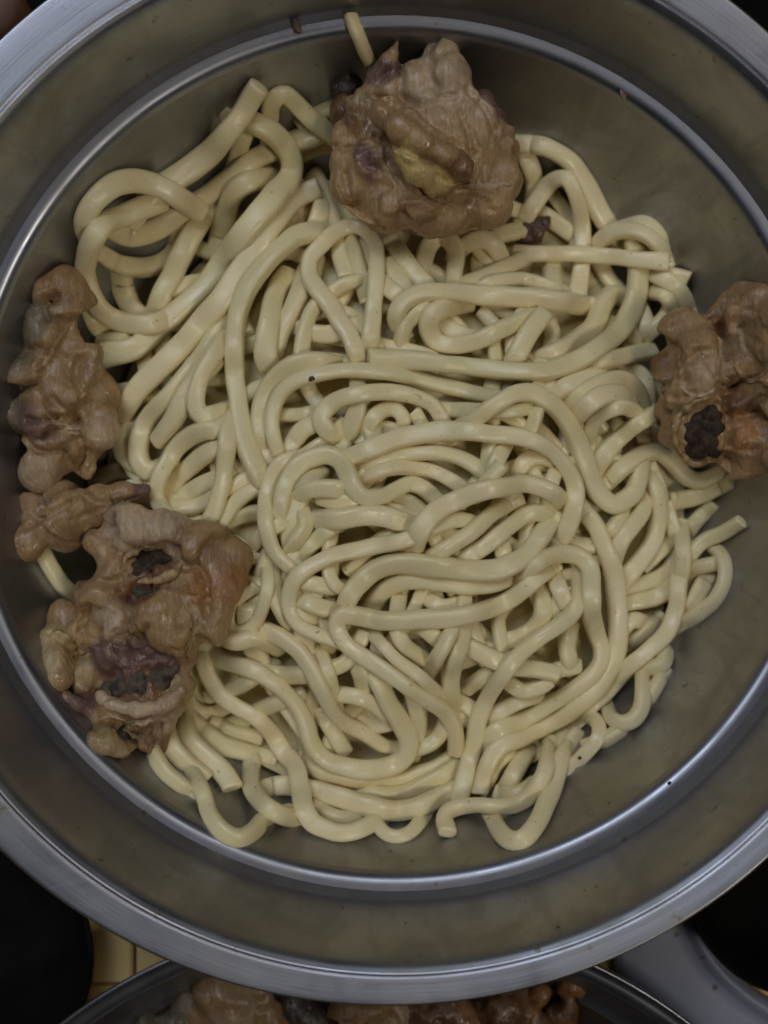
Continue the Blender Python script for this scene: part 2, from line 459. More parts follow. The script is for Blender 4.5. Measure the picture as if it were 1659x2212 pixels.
TRACED = """
2|38|short noodle stuck high on the upper bowl wall behind the top chicken piece|758,36 772,72 790,114 806,150
1|38|translucent noodle under the left chicken pieces, against the bowl wall|72,1165 112,1230 145,1272 185,1300
1|42|dark greenish noodle running behind the left edge of the top chicken piece|600,360 648,330 705,312 760,320
1|40|noodle stub just left of the top chicken piece, low against the wall|660,262 695,243 740,228
1|40|upright noodle between the upper left square ended noodle and the crossing strand|538,272 522,305 512,350 500,380
1|40|lowest noodle left of the left loop beside the upper left chicken piece|190,650 205,700 240,724 290,727 330,715
1|36|noodle stub end low beside the left chicken piece under the pointed noodle end|218,740 250,733 290,735
1|44|flat noodle standing in the gap inside the left ring of noodle|262,598 270,635 292,672 320,690
2|42|short level noodle closing the left ring under the large curl|225,552 260,572 300,579 345,571 378,545 392,500
2|42|noodle rising from the left ring towards the top chicken piece|470,438 432,480 398,540 372,592 348,640 332,690
2|46|long noodle crossing from the left curl up towards the top chicken piece|246,492 285,508 340,493 395,455 440,425 500,383 562,337 622,312 700,283 740,270
2|42|small arched noodle beneath the broad strands, upper left|470,525 488,460 508,415 543,391 590,386 630,400
2|44|noodle descending from under the top chicken piece's lower left corner|702,415 695,450 680,500 660,550
2|42|noodle next to the lower left corner of the top chicken piece, half buried|655,440 630,490 598,535 560,600
2|42|folded noodle arch with dark triangular gap left of the top chicken piece|578,300 580,262 588,220 615,203 650,235 690,272 735,305 765,325
7|50|thick noodle with square cut end reaching towards the upper left bowl wall|556,192 520,248 478,303 432,350 385,380 345,408 310,440 290,470
8|46|curled noodle with cut end crossing the square ended strand at upper left|432,458 385,426 340,402 292,391 250,397 215,421 192,452 183,490 196,520
9|46|large hooked noodle forming the left ring beside the bowl wall|330,440 270,463 228,482 203,512 188,550 185,590 196,635 222,675 262,695 325,700 370,690
2|44|noodle behind the tall oval loop, going up under the top chicken piece|850,530 885,575 925,622 950,650
2|42|short noodle right of the tall oval loop|805,590 840,622 878,650
2|40|noodle stretched behind the tall oval loop with lower end in shadow|745,500 765,545 780,600 790,640
1|42|noodle lying across behind the slim looping strand, left of centre|615,690 655,712 700,722 745,715 790,700
1|40|noodle in shadow below the paired cut ended noodles|600,805 640,790 700,782 755,790
3|44|wide noodle lying in the shade right of the bright cut end at upper centre|660,600 640,650 612,705 595,750 580,790
4|46|noodle with bright cut top end beside the tall oval loop|622,588 600,620 584,680 576,740 578,785 598,812
3|46|third broad strand of the left fan, hooked at its lower end|625,470 575,545 525,625 482,705 432,778 370,850 323,900 300,955 303,1000 330,1018 372,1000
2|42|narrow curled noodle at the lower edge of the left fan|325,885 285,915 262,950 268,985 300,1008 345,1020
3|44|short strand of the left fan ending in a pointed cut|500,735 452,790 408,845 375,905 343,950
4|42|strand of the left fan curling back like a comma at its tip|488,730 460,770 438,805 425,845 425,882 447,898 498,883
5|48|broad second strand of the left fan, its cut top near the top chicken|684,408 642,425 600,470 555,532 510,602 468,662 415,722 350,790 295,845 262,905
6|50|broadest long strand of the left fan, its pointed tip beside the left chicken|508,258 550,266 596,296 627,338 628,380 592,425 546,482 500,542 455,605 405,655 345,705 290,752 228,768
1|42|shaded noodle inside the oval loop above the lower left chicken piece|365,1055 415,1005 465,968 515,945
1|40|second shaded noodle inside the oval loop above the lower left chicken piece|395,1075 445,1045 500,1018 530,1000
2|42|noodle running from the oval loop towards the centre, reddish tinged|345,1088 415,1096 478,1062 530,1036 585,1018
3|42|slanting noodle just right of the oval loop above the lower left chicken piece|440,1165 482,1120 512,1082 560,1053 610,1040
7|42|long narrow oval loop hanging over the lower left chicken piece|500,905 470,926 440,931 405,946 370,983 345,1030 338,1070 356,1102 395,1133 432,1140 458,1112 477,1060 487,1000 493,945 503,912
6|44|long S shaped strand left of centre descending beside the oval loop|712,502 655,505 612,530 570,575 532,630 510,700 506,780 513,860 524,930 545,990 570,1045
2|38|noodle passing beneath the crossing of the tall oval loop|795,600 750,613 712,636 676,668 658,715 651,762 655,808 670,848 700,885
7|42|tall oval loop of noodle at the upper centre below the top chicken piece|796,775 802,720 806,670 811,618 814,567 810,530 791,500 765,488 735,495 700,522 673,556 668,592 685,622 711,657 740,700 763,742 778,790
3|42|noodle continuing down behind the spotted strand under the tall loop|772,800 774,850 768,895 756,930 738,970
3|42|diagonal noodle with cut end pointing up right, under the top chicken piece|1138,556 1085,580 1030,602 985,622 945,650
3|40|noodle arching beneath the level hairpin strand|1010,635 1050,615 1100,604 1150,607 1205,628
3|42|small upright loop right below the top chicken piece|915,565 928,530 952,512 976,523 984,552 980,590 975,625
2|42|second small arch right of the small upright loop under the chicken|985,555 1008,528 1042,516 1070,535 1088,575
4|42|curved noodle falling from under the level hairpin strand, right of centre loop|868,760 872,708 895,680 935,652 975,640
4|43|J shaped curl below the level hairpin strand|1170,672 1130,690 1080,712 1030,735 985,746 945,740 926,714 932,684 960,664 1005,655
3|36|little crooked noodle above the long bright straight strand|1055,720 1066,745 1070,785
4|46|short noodle with cut end leaning down right of the J shaped curl|1172,682 1142,720 1117,762 1098,800
6|46|level hairpin strand folded at its left end, upper right of centre|1258,658 1195,648 1120,642 1045,638 960,632 905,634 868,655 855,690 868,712
2|44|noodle in shade right of the leaning cut end|1185,690 1195,730 1180,770 1165,800
5|54|flat wide noodle folded over at its top, right of the level hairpin strand|1345,640 1325,636 1303,655 1284,700 1247,737 1205,762 1160,782
1|44|noodle on the far right of the folded flat noodle|1400,590 1385,650 1375,710 1360,760
2|50|outermost thick noodle right of the top chicken piece along the dark wall|1122,312 1180,318 1230,348 1262,392 1287,440 1312,486 1335,520
2|42|short inner noodle right of the top chicken piece|1140,345 1155,390 1150,440
2|40|thin noodle inside the arch right of the top chicken piece|1180,405 1218,450 1240,500 1245,540
2|42|noodle just above the brown scrap right of the chicken|1160,455 1205,485 1250,515
3|44|arched noodle straddling the gap right of the top chicken piece|1125,490 1160,430 1193,392 1225,388 1246,425 1256,480 1258,530 1255,580 1248,630
2|44|outer of two nested noodle arches at the upper right|1340,495 1390,484 1420,508 1434,550
3|40|inner of two nested noodle arches at the upper right|1280,540 1310,510 1350,497 1392,506 1422,532 1436,562
2|38|narrow noodle end poking out towards the right bowl wall|1440,590 1462,596 1483,603
2|42|curved noodle along the far right edge above the right chicken piece|1390,580 1440,607 1475,640 1492,690
2|42|hooked noodle at the right edge tucked beneath the right chicken piece|1390,633 1430,634 1448,660 1430,692 1390,728
1|40|short noodle in shade beside the right hooked noodle|1378,655 1395,690 1390,730
8|43|level straight strand with cut right end, at the upper right near the wall|1130,548 1200,548 1280,551 1360,559 1437,566
2|44|noodle hanging in the shade below the level straight strand, its middle|1190,575 1195,620 1200,660
2|44|noodle hanging in the shade below the level straight strand, right side|1300,575 1320,610 1350,640
4|40|noodle with a cut end touching the left edge of the right chicken piece|1270,782 1310,775 1360,767 1408,757
3|50|uppermost of the nested arcs left of the right chicken piece|1180,860 1245,822 1310,800 1365,803 1394,830 1400,885
3|44|middle of the nested arcs left of the right chicken piece|1215,880 1262,848 1305,829 1345,823 1374,842 1388,880
3|44|lowest of the nested arcs left of the right chicken piece|1238,905 1280,866 1325,850 1355,865 1372,895
7|48|long bright strand sweeping from the centre up the right side|803,772 870,776 975,787 1080,800 1130,804 1185,800 1242,781 1297,748 1341,710 1366,666 1377,618 1378,575 1372,535
4|42|noodle ring around a dark hole left of the right chicken piece|1272,960 1275,930 1288,905 1318,886 1352,881 1382,900 1390,935
2|40|noodle end dropping from the cut strand towards the dark marrow|1396,915 1422,945 1450,975 1480,1000
5|44|short straight noodle with cut end crossing the noodle ring on the right|1408,898 1372,920 1330,953 1303,985 1280,1020
4|42|narrow noodle beneath the tip of the right chicken piece|1465,1078 1520,1068 1565,1045
6|43|wavy noodle reaching from the heap to beneath the dark marrow at the right|1300,1048 1335,1018 1357,1002 1387,982 1420,975 1451,997 1480,1030 1512,1040 1545,1027 1565,1010
2|42|noodle in shade left of the wavy right noodle|1405,1020 1420,1055 1425,1100
2|44|noodle in shadow under the great wave, right of centre|1120,900 1160,930 1190,960
2|42|noodle lying low between the two large arcs right of centre|1060,880 1110,905 1150,950
6|34|noodle thinning behind the great wave at right of centre|1165,870 1150,920 1130,960
4|38|thin strand running just beneath the spotted noodle to the right|960,885 1045,886 1110,888 1180,870
5|40|strand parallel to the spotted noodle on its outer left side|580,985 564,915 572,858 600,815 636,790 685,780 740,788
2|40|short noodle crossing low left of the hooked centre noodle|605,895 645,896 690,890
2|42|noodle in the dark hollow left of the hooked centre noodle|628,965 650,932 688,915 720,920
3|42|small arch in the dark hollow beneath the hooked centre noodle|788,945 812,898 850,884 872,910 864,948
7|38|spotted noodle with a dark red flake, arching over the centre left|604,985 592,950 588,910 598,867 626,832 676,812 737,801 806,801 874,811 942,829 1010,846 1065,856 1120,870
3|42|noodle hidden behind the hooked centre noodle's right leg|905,905 930,945 960,975
7|42|hooked noodle with a tight curl at its left end, at the centre|738,920 722,936 702,925 693,900 720,869 772,852 840,846 890,854 933,873 957,908 970,945
8|45|great wave strand dipping into a deep U right of centre|985,928 1038,897 1083,866 1118,850 1160,853 1198,880 1231,922 1254,970 1273,1020 1295,1066 1325,1089 1359,1073 1377,1037 1385,995
3|40|first thin arc tucked under the large centre arc|765,1015 840,986 910,978 975,983 1022,1003 1048,1025
4|40|second arc tucked under the large centre arc, browner|775,1040 840,1013 908,1012 960,1030 1010,1062
2|44|noodle in shade to the right of the short upright cut end|1090,960 1070,1000 1060,1035
3|42|noodle passing low beneath the right end of the large centre arc|1110,1040 1130,1000 1170,985 1205,1000
5|42|short noodle with square cut end standing up beneath the large arc|1080,1008 1055,1034 1035,1062
8|45|large centre arc sweeping right and down through the heap|752,990 805,968 875,944 960,931 1045,936 1115,944 1165,957 1202,985 1230,1020 1243,1062 1240,1102 1222,1150 1200,1180
4|44|noodle with cut left end just above the bright cut end at centre left|692,1070 735,1083 785,1096 845,1105 885,1120
5|46|bright noodle with square cut left end at the centre left|680,1122 740,1120 805,1113 858,1124 895,1135
5|38|looped strand descending at the left of the S wave|655,988 612,1000 585,1040 574,1090 576,1140 590,1187 618,1217 655,1245
6|43|S wave strand humping over beside the bright cut end|606,1130 610,1072 630,1025 660,996 700,982 731,992 751,1022 767,1056 792,1075 825,1073 852,1058 886,1045 920,1058 955,1090
4|42|dim strand running between the S wave and the large arc|640,1080 665,1060 710,1055 760,1062
7|48|first of three slanting strands right of the bright cut end|893,1195 905,1150 940,1106 990,1079 1060,1056 1125,1046 1165,1051 1197,1066 1218,1090
6|44|second of three slanting strands, with a bluish wet highlight|905,1215 960,1185 1020,1148 1070,1105 1110,1085
6|46|third of three slanting strands right of the bright cut end|975,1225 1030,1190 1085,1150 1130,1115 1165,1108 1195,1120
2|40|upright noodle showing below the third slanting strand|1080,1165 1088,1200 1090,1235
2|38|noodle in the shade below the bright square cut end|620,1195 645,1162 660,1130 650,1095
1|42|shaded noodle slanting under the bright cut end at centre left|648,1205 690,1160 735,1130
1|40|shaded noodle stub towards the lower left chicken piece|545,1180 575,1150 620,1125
2|36|small shaded U of noodle inside the narrow left arc|716,1160 710,1200 712,1240 730,1268 765,1278
1|42|shaded strand lying level inside the narrow left arc|640,1250 690,1265 745,1268
1|42|shaded strand lying lower inside the narrow left arc|640,1290 690,1312 745,1318
1|40|steep shaded noodle left of the narrow arc|588,1220 590,1270 608,1320 625,1345
2|36|small dim noodle loop right of the lower left chicken piece|580,1225 578,1270 562,1330 535,1362 505,1362 492,1335 505,1300 540,1275
7|38|narrow arc looping round the left of the lower centre tangle|895,1160 860,1170 805,1181 737,1195 688,1214 645,1243 626,1280 626,1320 647,1353 690,1373 740,1390 775,1410
7|48|upper strand of the big lower bend at the heart of the tangle|738,1335 752,1294 783,1254 823,1227 874,1217 942,1223 1027,1233 1085,1228 1132,1202 1163,1165 1192,1122
6|44|lower strand of the big lower bend, close under the upper one|795,1330 822,1282 866,1257 925,1252 993,1264 1045,1262 1100,1248
3|44|noodle standing upright below the big bend, left of the cross strand|868,1265 860,1305 857,1355 872,1392 905,1415
2|42|noodle in the dark gap below the big bend|920,1290 950,1310 990,1305 1010,1290
3|42|upright noodle under the cross strand at lower centre|1002,1265 1002,1320 998,1375 980,1435 973,1490 980,1545
3|38|slanting noodle left of the upright under the cross strand|985,1345 960,1393 932,1440
3|42|noodle winding round the dark hole at right of the lower centre|1168,1275 1172,1325 1153,1358 1122,1377 1088,1388 1065,1410
3|40|short noodle right of the dark hole|1198,1248 1215,1290 1230,1325
3|36|narrow noodle left of the dark hole in the lower right tangle|1110,1290 1080,1330 1082,1380 1092,1425
4|42|noodle with a bright cut end pointing right in the lower right tangle|1203,1456 1160,1446 1110,1440 1065,1425 1020,1400
3|42|bent noodle end below the bright cut end of the lower right tangle|1095,1468 1125,1490 1165,1484 1185,1470
2|42|shaded noodle behind the two running strands at the lower right|1235,1350 1225,1400 1235,1440
2|42|shaded noodle crossing behind the lower right tangle|1020,1480 1060,1450 1110,1410
2|42|level shaded noodle below the lower right tangle|1040,1560 1090,1530 1150,1505
4|36|thin noodle slanting beside the cross strand's tail|800,1362 833,1403 867,1432 908,1462 942,1492 968,1520
8|43|cross strand with a tight left turn and a long tail with cut end|984,1622 984,1590 978,1562 958,1535 908,1502 857,1466 806,1431 758,1401 733,1373 727,1347 745,1329 790,1333 840,1342 908,1338 976,1334 1045,1318 1105,1292 1150,1258 1190,1228
8|43|S shaped strand running down the right of the lower centre|1130,1250 1162,1216 1198,1198 1246,1198 1272,1222 1277,1270 1278,1321 1288,1366 1300,1400 1297,1434 1270,1466 1229,1496 1178,1527 1127,1554 1080,1575 1050,1600
7|43|long slender strand falling from the right to the lower centre|1247,1222 1252,1270 1243,1312 1212,1346 1162,1381 1120,1416 1090,1452 1056,1502 1034,1554 1023,1611 1007,1666 995,1712
6|47|long outer strand sweeping down the right side to the bottom|1240,1080 1282,1130 1304,1178 1324,1229 1331,1287 1336,1345 1331,1406 1314,1448 1284,1492 1230,1534 1178,1565 1127,1595 1082,1612 1055,1645 1040,1695
3|40|first of the steep noodles right of the long outer strand|1322,1228 1336,1180 1362,1140 1388,1100 1392,1050
2|40|second of the steep noodles right of the long outer strand|1305,1165 1335,1125 1362,1085
4|42|noodle slanting from the wavy right noodle down to the outer strand|1335,1270 1374,1220 1408,1175 1419,1135 1424,1090 1415,1050 1392,1020
3|42|small loop of noodle at the right side of the heap|1440,1100 1456,1150 1458,1187 1450,1221 1425,1246 1383,1260 1335,1268
3|40|stub inside the small right loop|1400,1215 1420,1195 1435,1180
4|42|noodle hugging the small right loop from below|1472,1140 1475,1200 1469,1246 1440,1276 1400,1293 1338,1304
5|45|outermost long noodle along the lower right edge of the heap|1468,1235 1464,1280 1460,1318 1440,1366 1400,1407 1359,1441 1330,1469 1297,1503 1245,1545
2|42|shaded noodle between the small right loop and the outermost noodle|1345,1395 1380,1375 1420,1340
2|40|pale stub between the strands at the right side|1340,1365 1362,1342 1385,1345
3|38|noodle with cut end reaching to the right bowl wall|1600,1128 1560,1151 1525,1166 1500,1188 1480,1222
2|36|small noodle behind the right reaching cut end|1530,1100 1502,1130 1480,1165
2|38|thin loop leaning on the right bowl wall|1528,1175 1560,1203 1566,1250 1546,1296 1510,1326 1465,1355
2|38|noodle inside the thin right loop|1545,1218 1502,1228 1478,1256 1468,1300
1|38|shaded noodle behind the thin right loop|1525,1250 1506,1285 1488,1330
2|42|short bundle end at the lower right edge of the heap|1360,1450 1400,1445 1432,1432 1438,1405
1|40|noodle end under the lower right bundle|1432,1460 1410,1495 1395,1520
3|38|hanging U of noodle at the lower right edge|1305,1510 1318,1545 1345,1561 1374,1548 1390,1510 1388,1455
1|40|lowest noodle at the lower right edge on the steel|1275,1610 1320,1590 1365,1560
3|34|thin drooping loop with a tiny brown speck at the lower right|1245,1535 1282,1551 1294,1585 1272,1620 1230,1660
6|46|long strand making a deep bend at the lower centre|800,1440 820,1478 840,1520 866,1560 882,1594 878,1629 850,1652 806,1663 755,1659 705,1641 673,1604 658,1557 636,1518 600,1482 562,1455 520,1438 470,1420 435,1395
5|42|strand running beside the deep bend, ending under it|560,1358 625,1388 662,1430 693,1485 714,1527 745,1563 789,1584 830,1612 870,1618
4|40|short strand fused along the one beside the deep bend|690,1405 712,1465 726,1525 735,1560
3|38|small noodle end between the deep bend and its neighbour|700,1545 725,1590 745,1625
4|42|short noodle across the inside of the deep bend|735,1500 775,1507 820,1530 862,1570
2|42|shaded noodle at the middle of the deep bend|770,1430 785,1475 790,1520
2|42|shaded noodle right of the deep bend|890,1500 905,1550 900,1600 890,1650
4|42|dim curve from the deep bend to the cut tail at lower centre|885,1620 925,1608 955,1580 965,1545
3|44|first strand cradling the deep bend from below|650,1640 690,1668 740,1680 806,1688 874,1681 942,1658 1000,1620
3|42|second strand cradling the deep bend from below|770,1712 857,1715 910,1697 960,1672 1010,1640
1|40|crosswise strand in the dark gap right of the lower left chicken piece|465,1500 520,1480 580,1440
1|40|lower crosswise strand in the dark gap by the lower left chicken piece|515,1560 570,1530 640,1500
4|44|short wavy noodle with bright cut end right of the lower left chicken piece|603,1402 572,1386 545,1379 515,1388 488,1380 462,1360
2|38|small curved noodle at the lower left chicken piece's right edge|402,1440 405,1500 425,1535 455,1541 482,1528
3|46|short bright noodle with rounded end at the lower left|468,1568 500,1582 530,1588 560,1592
6|44|long snaking strand from the lower left chicken piece to the bottom edge|432,1400 441,1430 454,1468 478,1502 512,1527 546,1545 578,1573 611,1620 638,1652 648,1695 655,1742 672,1774 702,1791 742,1800 785,1789 820,1768
3|42|noodle passing behind the snaking strand at the lower left|418,1560 470,1604 525,1624 580,1638
1|42|noodle lying against the bowl wall at the lower left|356,1550 366,1604 396,1645 430,1670
5|48|noodle with a large square cut end at the lower left|400,1530 405,1585 437,1627 475,1662 500,1698
2|42|outermost noodle at the lower left touching the steel|322,1600 345,1652 388,1692 425,1715
3|42|noodle bottoming out in a V at the lower left edge|415,1670 438,1714 457,1765 488,1801 520,1811 547,1795 572,1770 610,1760
4|42|strand joining the V shaped noodle from the upper right|545,1655 543,1700 570,1738 610,1762 655,1766
3|46|level strand along the bottom edge of the heap|565,1705 618,1697 686,1709 754,1731 823,1748 874,1751 925,1735 976,1707 1015,1685
1|42|shaded strand beneath the level bottom strand|690,1750 740,1770 790,1765
2|34|shallow drooping noodle at the very bottom of the heap|795,1752 822,1790 853,1806 888,1796 914,1765 930,1738
4|44|strand with a bent cut foot at the bottom edge|966,1795 962,1768 977,1748 1028,1740 1079,1742 1118,1737 1155,1707 1178,1663 1186,1612
3|44|hanging loop at the bottom right edge of the heap|1060,1760 1085,1801 1113,1817 1141,1805 1165,1770 1183,1728 1198,1690 1212,1640 1240,1595
3|44|first of the short parallel strands above the bottom right loop|1142,1612 1122,1652 1095,1698
3|42|second of the short parallel strands above the bottom right loop|1112,1610 1075,1650 1045,1700
2|42|innermost noodle above the bottom right loop|1140,1700 1118,1715 1090,1712
"""
CUTS = """short noodle stuck high=s
thick noodle with square cut=s
curled noodle with cut=s
noodle with bright cut top=s
short strand of the left fan=e
broad second strand=s
broadest long strand=e
diagonal noodle with cut=s
short noodle with cut end leaning=s
little crooked=se
noodle with a cut end touching=e
level straight strand=e
narrow noodle end poking=e
long bright strand sweeping=s
short straight noodle with cut=s
short noodle with square cut end standing=s
noodle with cut left end=s
noodle with bright square cut=s
noodle with a bright cut end pointing=s
bent noodle end below=e
cross strand=s
noodle with cut end reaching=s
short wavy noodle=s
short bright noodle=e
noodle with a large square=e
strand with a bent cut foot=s
noodle stub end low=s
short bundle end=e
small noodle end between=e"""
CUTS = [c.split('=') for c in CUTS.split('\n')]
BURIED = list(LAID)
seed = 1
rows = [r.split('|') for r in TRACED.strip().split('\n')]
rows.sort(key=lambda r: int(r[0]))
for lv, wd, lab, pts in rows:
    seed += 1
    pts = [tuple(float(v) for v in p.split(',')) for p in pts.split()]
    lv = int(lv)
    cut = ''.join(c for k, c in CUTS if lab.startswith(k))
    mx_, my_ = np.mean(pts, axis=0)
    fan = mx_ < 640 and my_ < 900
    wd = float(wd) * (1.04 if fan else 0.90 if lv > 1 else 0.94)
    lay(pts, wd, lab, 'noodles heaped in the bowl', seed, HM, 0.30 if lv > 3 else 0.38, 16 if lv > 3 else 10, cut=cut)

# strands that ended up wholly under the others are left out; the rest say what they lie beside
MARKS = [('the top chicken piece', 930, 380), ('the left ring of noodle', 250, 580), ('the left fan of strands', 380, 820), ('the tall oval loop', 755, 620),
         ('the level hairpin strand', 1050, 640), ('the brown scrap', 1160, 500), ('the nested upper right arches', 1390, 520), ('the folded flat noodle', 1290, 690), ('the nested arcs on the right', 1340, 840),
         ('the noodle ring on the right', 1330, 930), ('the great wave strand', 1240, 980), ('the wavy right noodle', 1450, 1000), ('the spotted noodle', 660, 840), ('the hooked centre noodle', 800, 880),
         ('the large centre arc', 1000, 960), ('the S wave strand', 760, 1050), ('the bright square cut end', 740, 1130), ('the oval loop on the left', 430, 1030), ('the three slanting strands', 1040, 1130),
         ('the narrow left arc', 690, 1270), ('the big lower bend', 920, 1240), ('the cross strand', 870, 1380), ('the dark hole right of centre', 1120, 1330), ('the small right loop', 1420, 1200), ('the thin right wall loop', 1540, 1250),
         ('the outermost right noodle', 1440, 1380), ('the deep bend strand', 780, 1600), ('the snaking lower left strand', 530, 1540), ('the marrow bone chicken piece', 420, 1420), ('the lower right tangle', 1130, 1460),
         ('the V shaped noodle', 510, 1760), ('the level bottom strand', 790, 1730), ('the bottom right loop', 1130, 1750), ('the drooping lower right loop', 1270, 1590), ('the upper left square cut strand', 430, 350)]
for o, xy, z in BURIED:
    vis = [q for q in range(len(xy)) if HM[int((xy[q, 1] - Y0) / CELL), int((xy[q, 0] - X0) / CELL)] < z[q] + 0.0024]
    if len(vis) < 2:
        me = o.data; bpy.data.objects.remove(o); bpy.data.meshes.remove(me); continue
    mx, my = xy[vis].mean(0)
    nm = min(MARKS, key=lambda m_: math.hypot(m_[1] - mx, m_[2] - my))
    d = xy[-1] - xy[0]; an = math.degrees(math.atan2(-d[1], d[0])) % 180
    lie = 'level' if an < 22 or an > 158 else 'rising' if an < 68 else 'upright' if an < 112 else 'falling'
    dx, dy = mx - nm[1], my - nm[2]
    side = ('right of' if dx > 0 else 'left of') if abs(dx) > abs(dy) else ('below' if dy > 0 else 'above')
    if math.hypot(dx, dy) < 35: side = 'under'
    o['label'] = f'dim {lie} noodle buried {side} {nm[0]}'

same = {}
for o, xy, z in BURIED:
    try: same.setdefault(o['label'], []).append((float(xy[:, 1].mean()), o))
    except ReferenceError: pass
for lab, os_ in same.items():
    os_.sort(key=lambda q: q[0])
    for k, (y_, o) in enumerate(os_):
        if len(os_) == 2: o['label'] = lab + (', upper one', ', lower one')[k]
        elif len(os_) == 3: o['label'] = lab + (', upper one', ', middle one', ', lower one')[k]
# ------------------------------------------------------------------ chicken pieces
SKIN = (0.36, 0.228, 0.112); PALE = (0.46, 0.34, 0.22); FAT = (0.40, 0.29, 0.145); PURP = (0.17, 0.095, 0.08)
DARK = (0.06, 0.042, 0.034); GREY = (0.20, 0.17, 0.115); ORNG = (0.33, 0.165, 0.065); BRN = (0.19, 0.095, 0.045)
CAMP = Vector((0, 0, CAM_Z))

def chunk(blobs, z0, seed, vox=0.0008, rough=1.0, name='meat', sm=20, grow=1.12, carve=(), plates=1.0):
    """blobs: (px, py, radius px, height above z0 in mm, colour[, stretch, angle]) -> one skin"""
    bm = bmesh.new()
    cen = []
    for b in blobs:
        px, py, r, h, col = b[:5]
        st, an = (b[5], b[6]) if len(b) > 6 else (1, 0)
        z = z0 + h / 1000
        zw = float(np.interp(math.hypot(px - AX, py - AY), prof_px, inner[:, 1])) + 0.35 * r * (CAM_Z - z) / FOC
        if math.hypot(px - AX, py - AY) < 1050: z = max(z, zw)
        c = P(px, py, z); rw = r * (CAM_Z - z) / FOC * (grow if r > 24 else 1.2)
        m = Matrix.Translation(c) @ Matrix.Rotation(-math.radians(an), 4, 'Z') @ Matrix.Diagonal((rw * st, rw, rw * 0.85, 1))
        bmesh.ops.create_icosphere(bm, subdivisions=3, radius=1, matrix=m)
        cen.append((c, rw * (st + 1) / 2, col))
    me = bpy.data.meshes.new('tmp'); bm.to_mesh(me); bm.free()
    o = bpy.data.objects.new('tmp', me); COL.objects.link(o)
    md = o.modifiers.new('r', 'REMESH'); md.mode = 'VOXEL'; md.voxel_size = vox
    md = o.modifiers.new('s', 'SMOOTH'); md.factor = 0.5; md.iterations = sm
    dg = bpy.context.evaluated_depsgraph_get()
    ev = o.evaluated_get(dg)
    me2 = bpy.data.meshes.new_from_object(ev)
    bpy.data.objects.remove(o); bpy.data.meshes.remove(me)
    nv = len(me2.vertices)
    co = np.empty(nv * 3); me2.vertices.foreach_get('co', co); co = co.reshape(-1, 3)
    no = np.array([v.normal[:] for v in me2.vertices])
    fx, fy = math.cos(seed * 1.3), math.sin(seed * 1.3)
    off = Vector((seed * 3.1, seed * 1.7, seed * 0.9))
    # torn plates: each patch of the surface is tilted its own way, so layers step over one another
    rg = np.random.default_rng(100 + seed)
    npl = max(5, int(len(blobs) * 0.75))
    sd = co[rg.choice(nv, npl, replace=False)]
    tl = rg.normal(0, 0.16, (npl, 3)); lv = rg.uniform(-0.0011, 0.0011, npl)
    wp1 = np.array([noise.noise_vector(Vector(p) * 85 + off)[:] for p in co]) * 0.0050
    wp2 = np.array([noise.noise_vector(Vector(p) * 300 + off)[:] for p in co]) * 0.0016
    cw = co + wp1 + wp2
    dd = np.linalg.norm((cw[:, None, :] - sd[None]) * np.array([1, 1, 0.7]), axis=2)
    o2 = np.argsort(dd, axis=1)[:, :2]; ar = np.arange(nv)
    def plate(k): return np.clip(((co - sd[k]) * tl[k]).sum(1), -0.0018, 0.0018) + lv[k]
    h1, h2 = plate(o2[:, 0]), plate(o2[:, 1])
    bl = np.clip((dd[ar, o2[:, 1]] - dd[ar, o2[:, 0]]) / 0.0011, 0, 1)
    pl = h1 * (0.5 + 0.5 * bl) + h2 * (0.5 - 0.5 * bl)
    for i in range(nv):
        p = Vector(co[i])
        wv = noise.noise_vector(p * 55 + off) * 0.007
        q = p + wv
        a = noise.noise(q * 70 + off)
        rm = noise.ridged_multi_fractal(q * 60 + off, 0.9, 2.15, 4, 1.0, 2.0) - 1.1
        fib = noise.noise(Vector((q.x * fx * 90 + q.y * fy * 90, (q.y * fx - q.x * fy) * 420, q.z * 200)) + off)
        f = noise.noise(p * 520 + off)
        co[i] += no[i] * (plates * pl[i] * 1.25 + rough * (0.0007 * a + 0.00018 * rm + 0.00045 * fib + 0.00018 * f))
    kz = FOC / (CAM_Z - co[:, 2]); vx = AX + co[:, 0] * kz; vy = AY - co[:, 1] * kz
    for pts, wp, dep in carve:                    # folds pressed in (or pushed out) along a line
        sp = spline(pts, 8) if len(pts) > 1 else np.array(pts, float)
        dm = np.full(nv, 1e9)
        jx = np.array([noise.noise(Vector((x / 14, y / 14, seed))) for x, y in zip(vx, vy)]) * wp * 0.7
        for q in sp: dm = np.minimum(dm, np.hypot(vx - q[0], vy - q[1]))
        k = np.exp(-((dm + jx) / wp) ** 2) * np.clip(no[:, 2] * 2, 0, 1)
        co[:, 2] -= dep * 0.001 * k
    me2.vertices.foreach_set('co', co.ravel())
    C = np.array([c[0][:] for c in cen]); R = np.array([c[1] for c in cen]); K = np.array([c[2] for c in cen])
    jit = np.array([noise.noise_vector(Vector(p) * 130 + off)[:] for p in co]) * 0.0032
    d = np.linalg.norm((co + jit)[:, None, :] - C[None], axis=2) / R[None]
    wgt = np.exp(-10 * d) + 1e-9; wgt /= wgt.sum(1)[:, None]
    rgb = wgt @ K
    at = me2.attributes.new('patch', 'FLOAT_COLOR', 'POINT')
    at.data.foreach_set('color', np.c_[rgb, np.ones(nv)].ravel().astype(np.float32))
    me2.polygons.foreach_set('use_smooth', [True] * len(me2.polygons))
    me2.update(); me2.name = name
    return me2

def tree_of(me):
    return BVHTree.FromPolygons([v.co[:] for v in me.vertices], [p.vertices[:] for p in me.polygons])
def surf(bvh, px, py, zdef):
    d = (P(px, py, 0) - CAMP).normalized()
    h = bvh.ray_cast(CAMP, d)
    return h[0].z if h[0] is not None else zdef

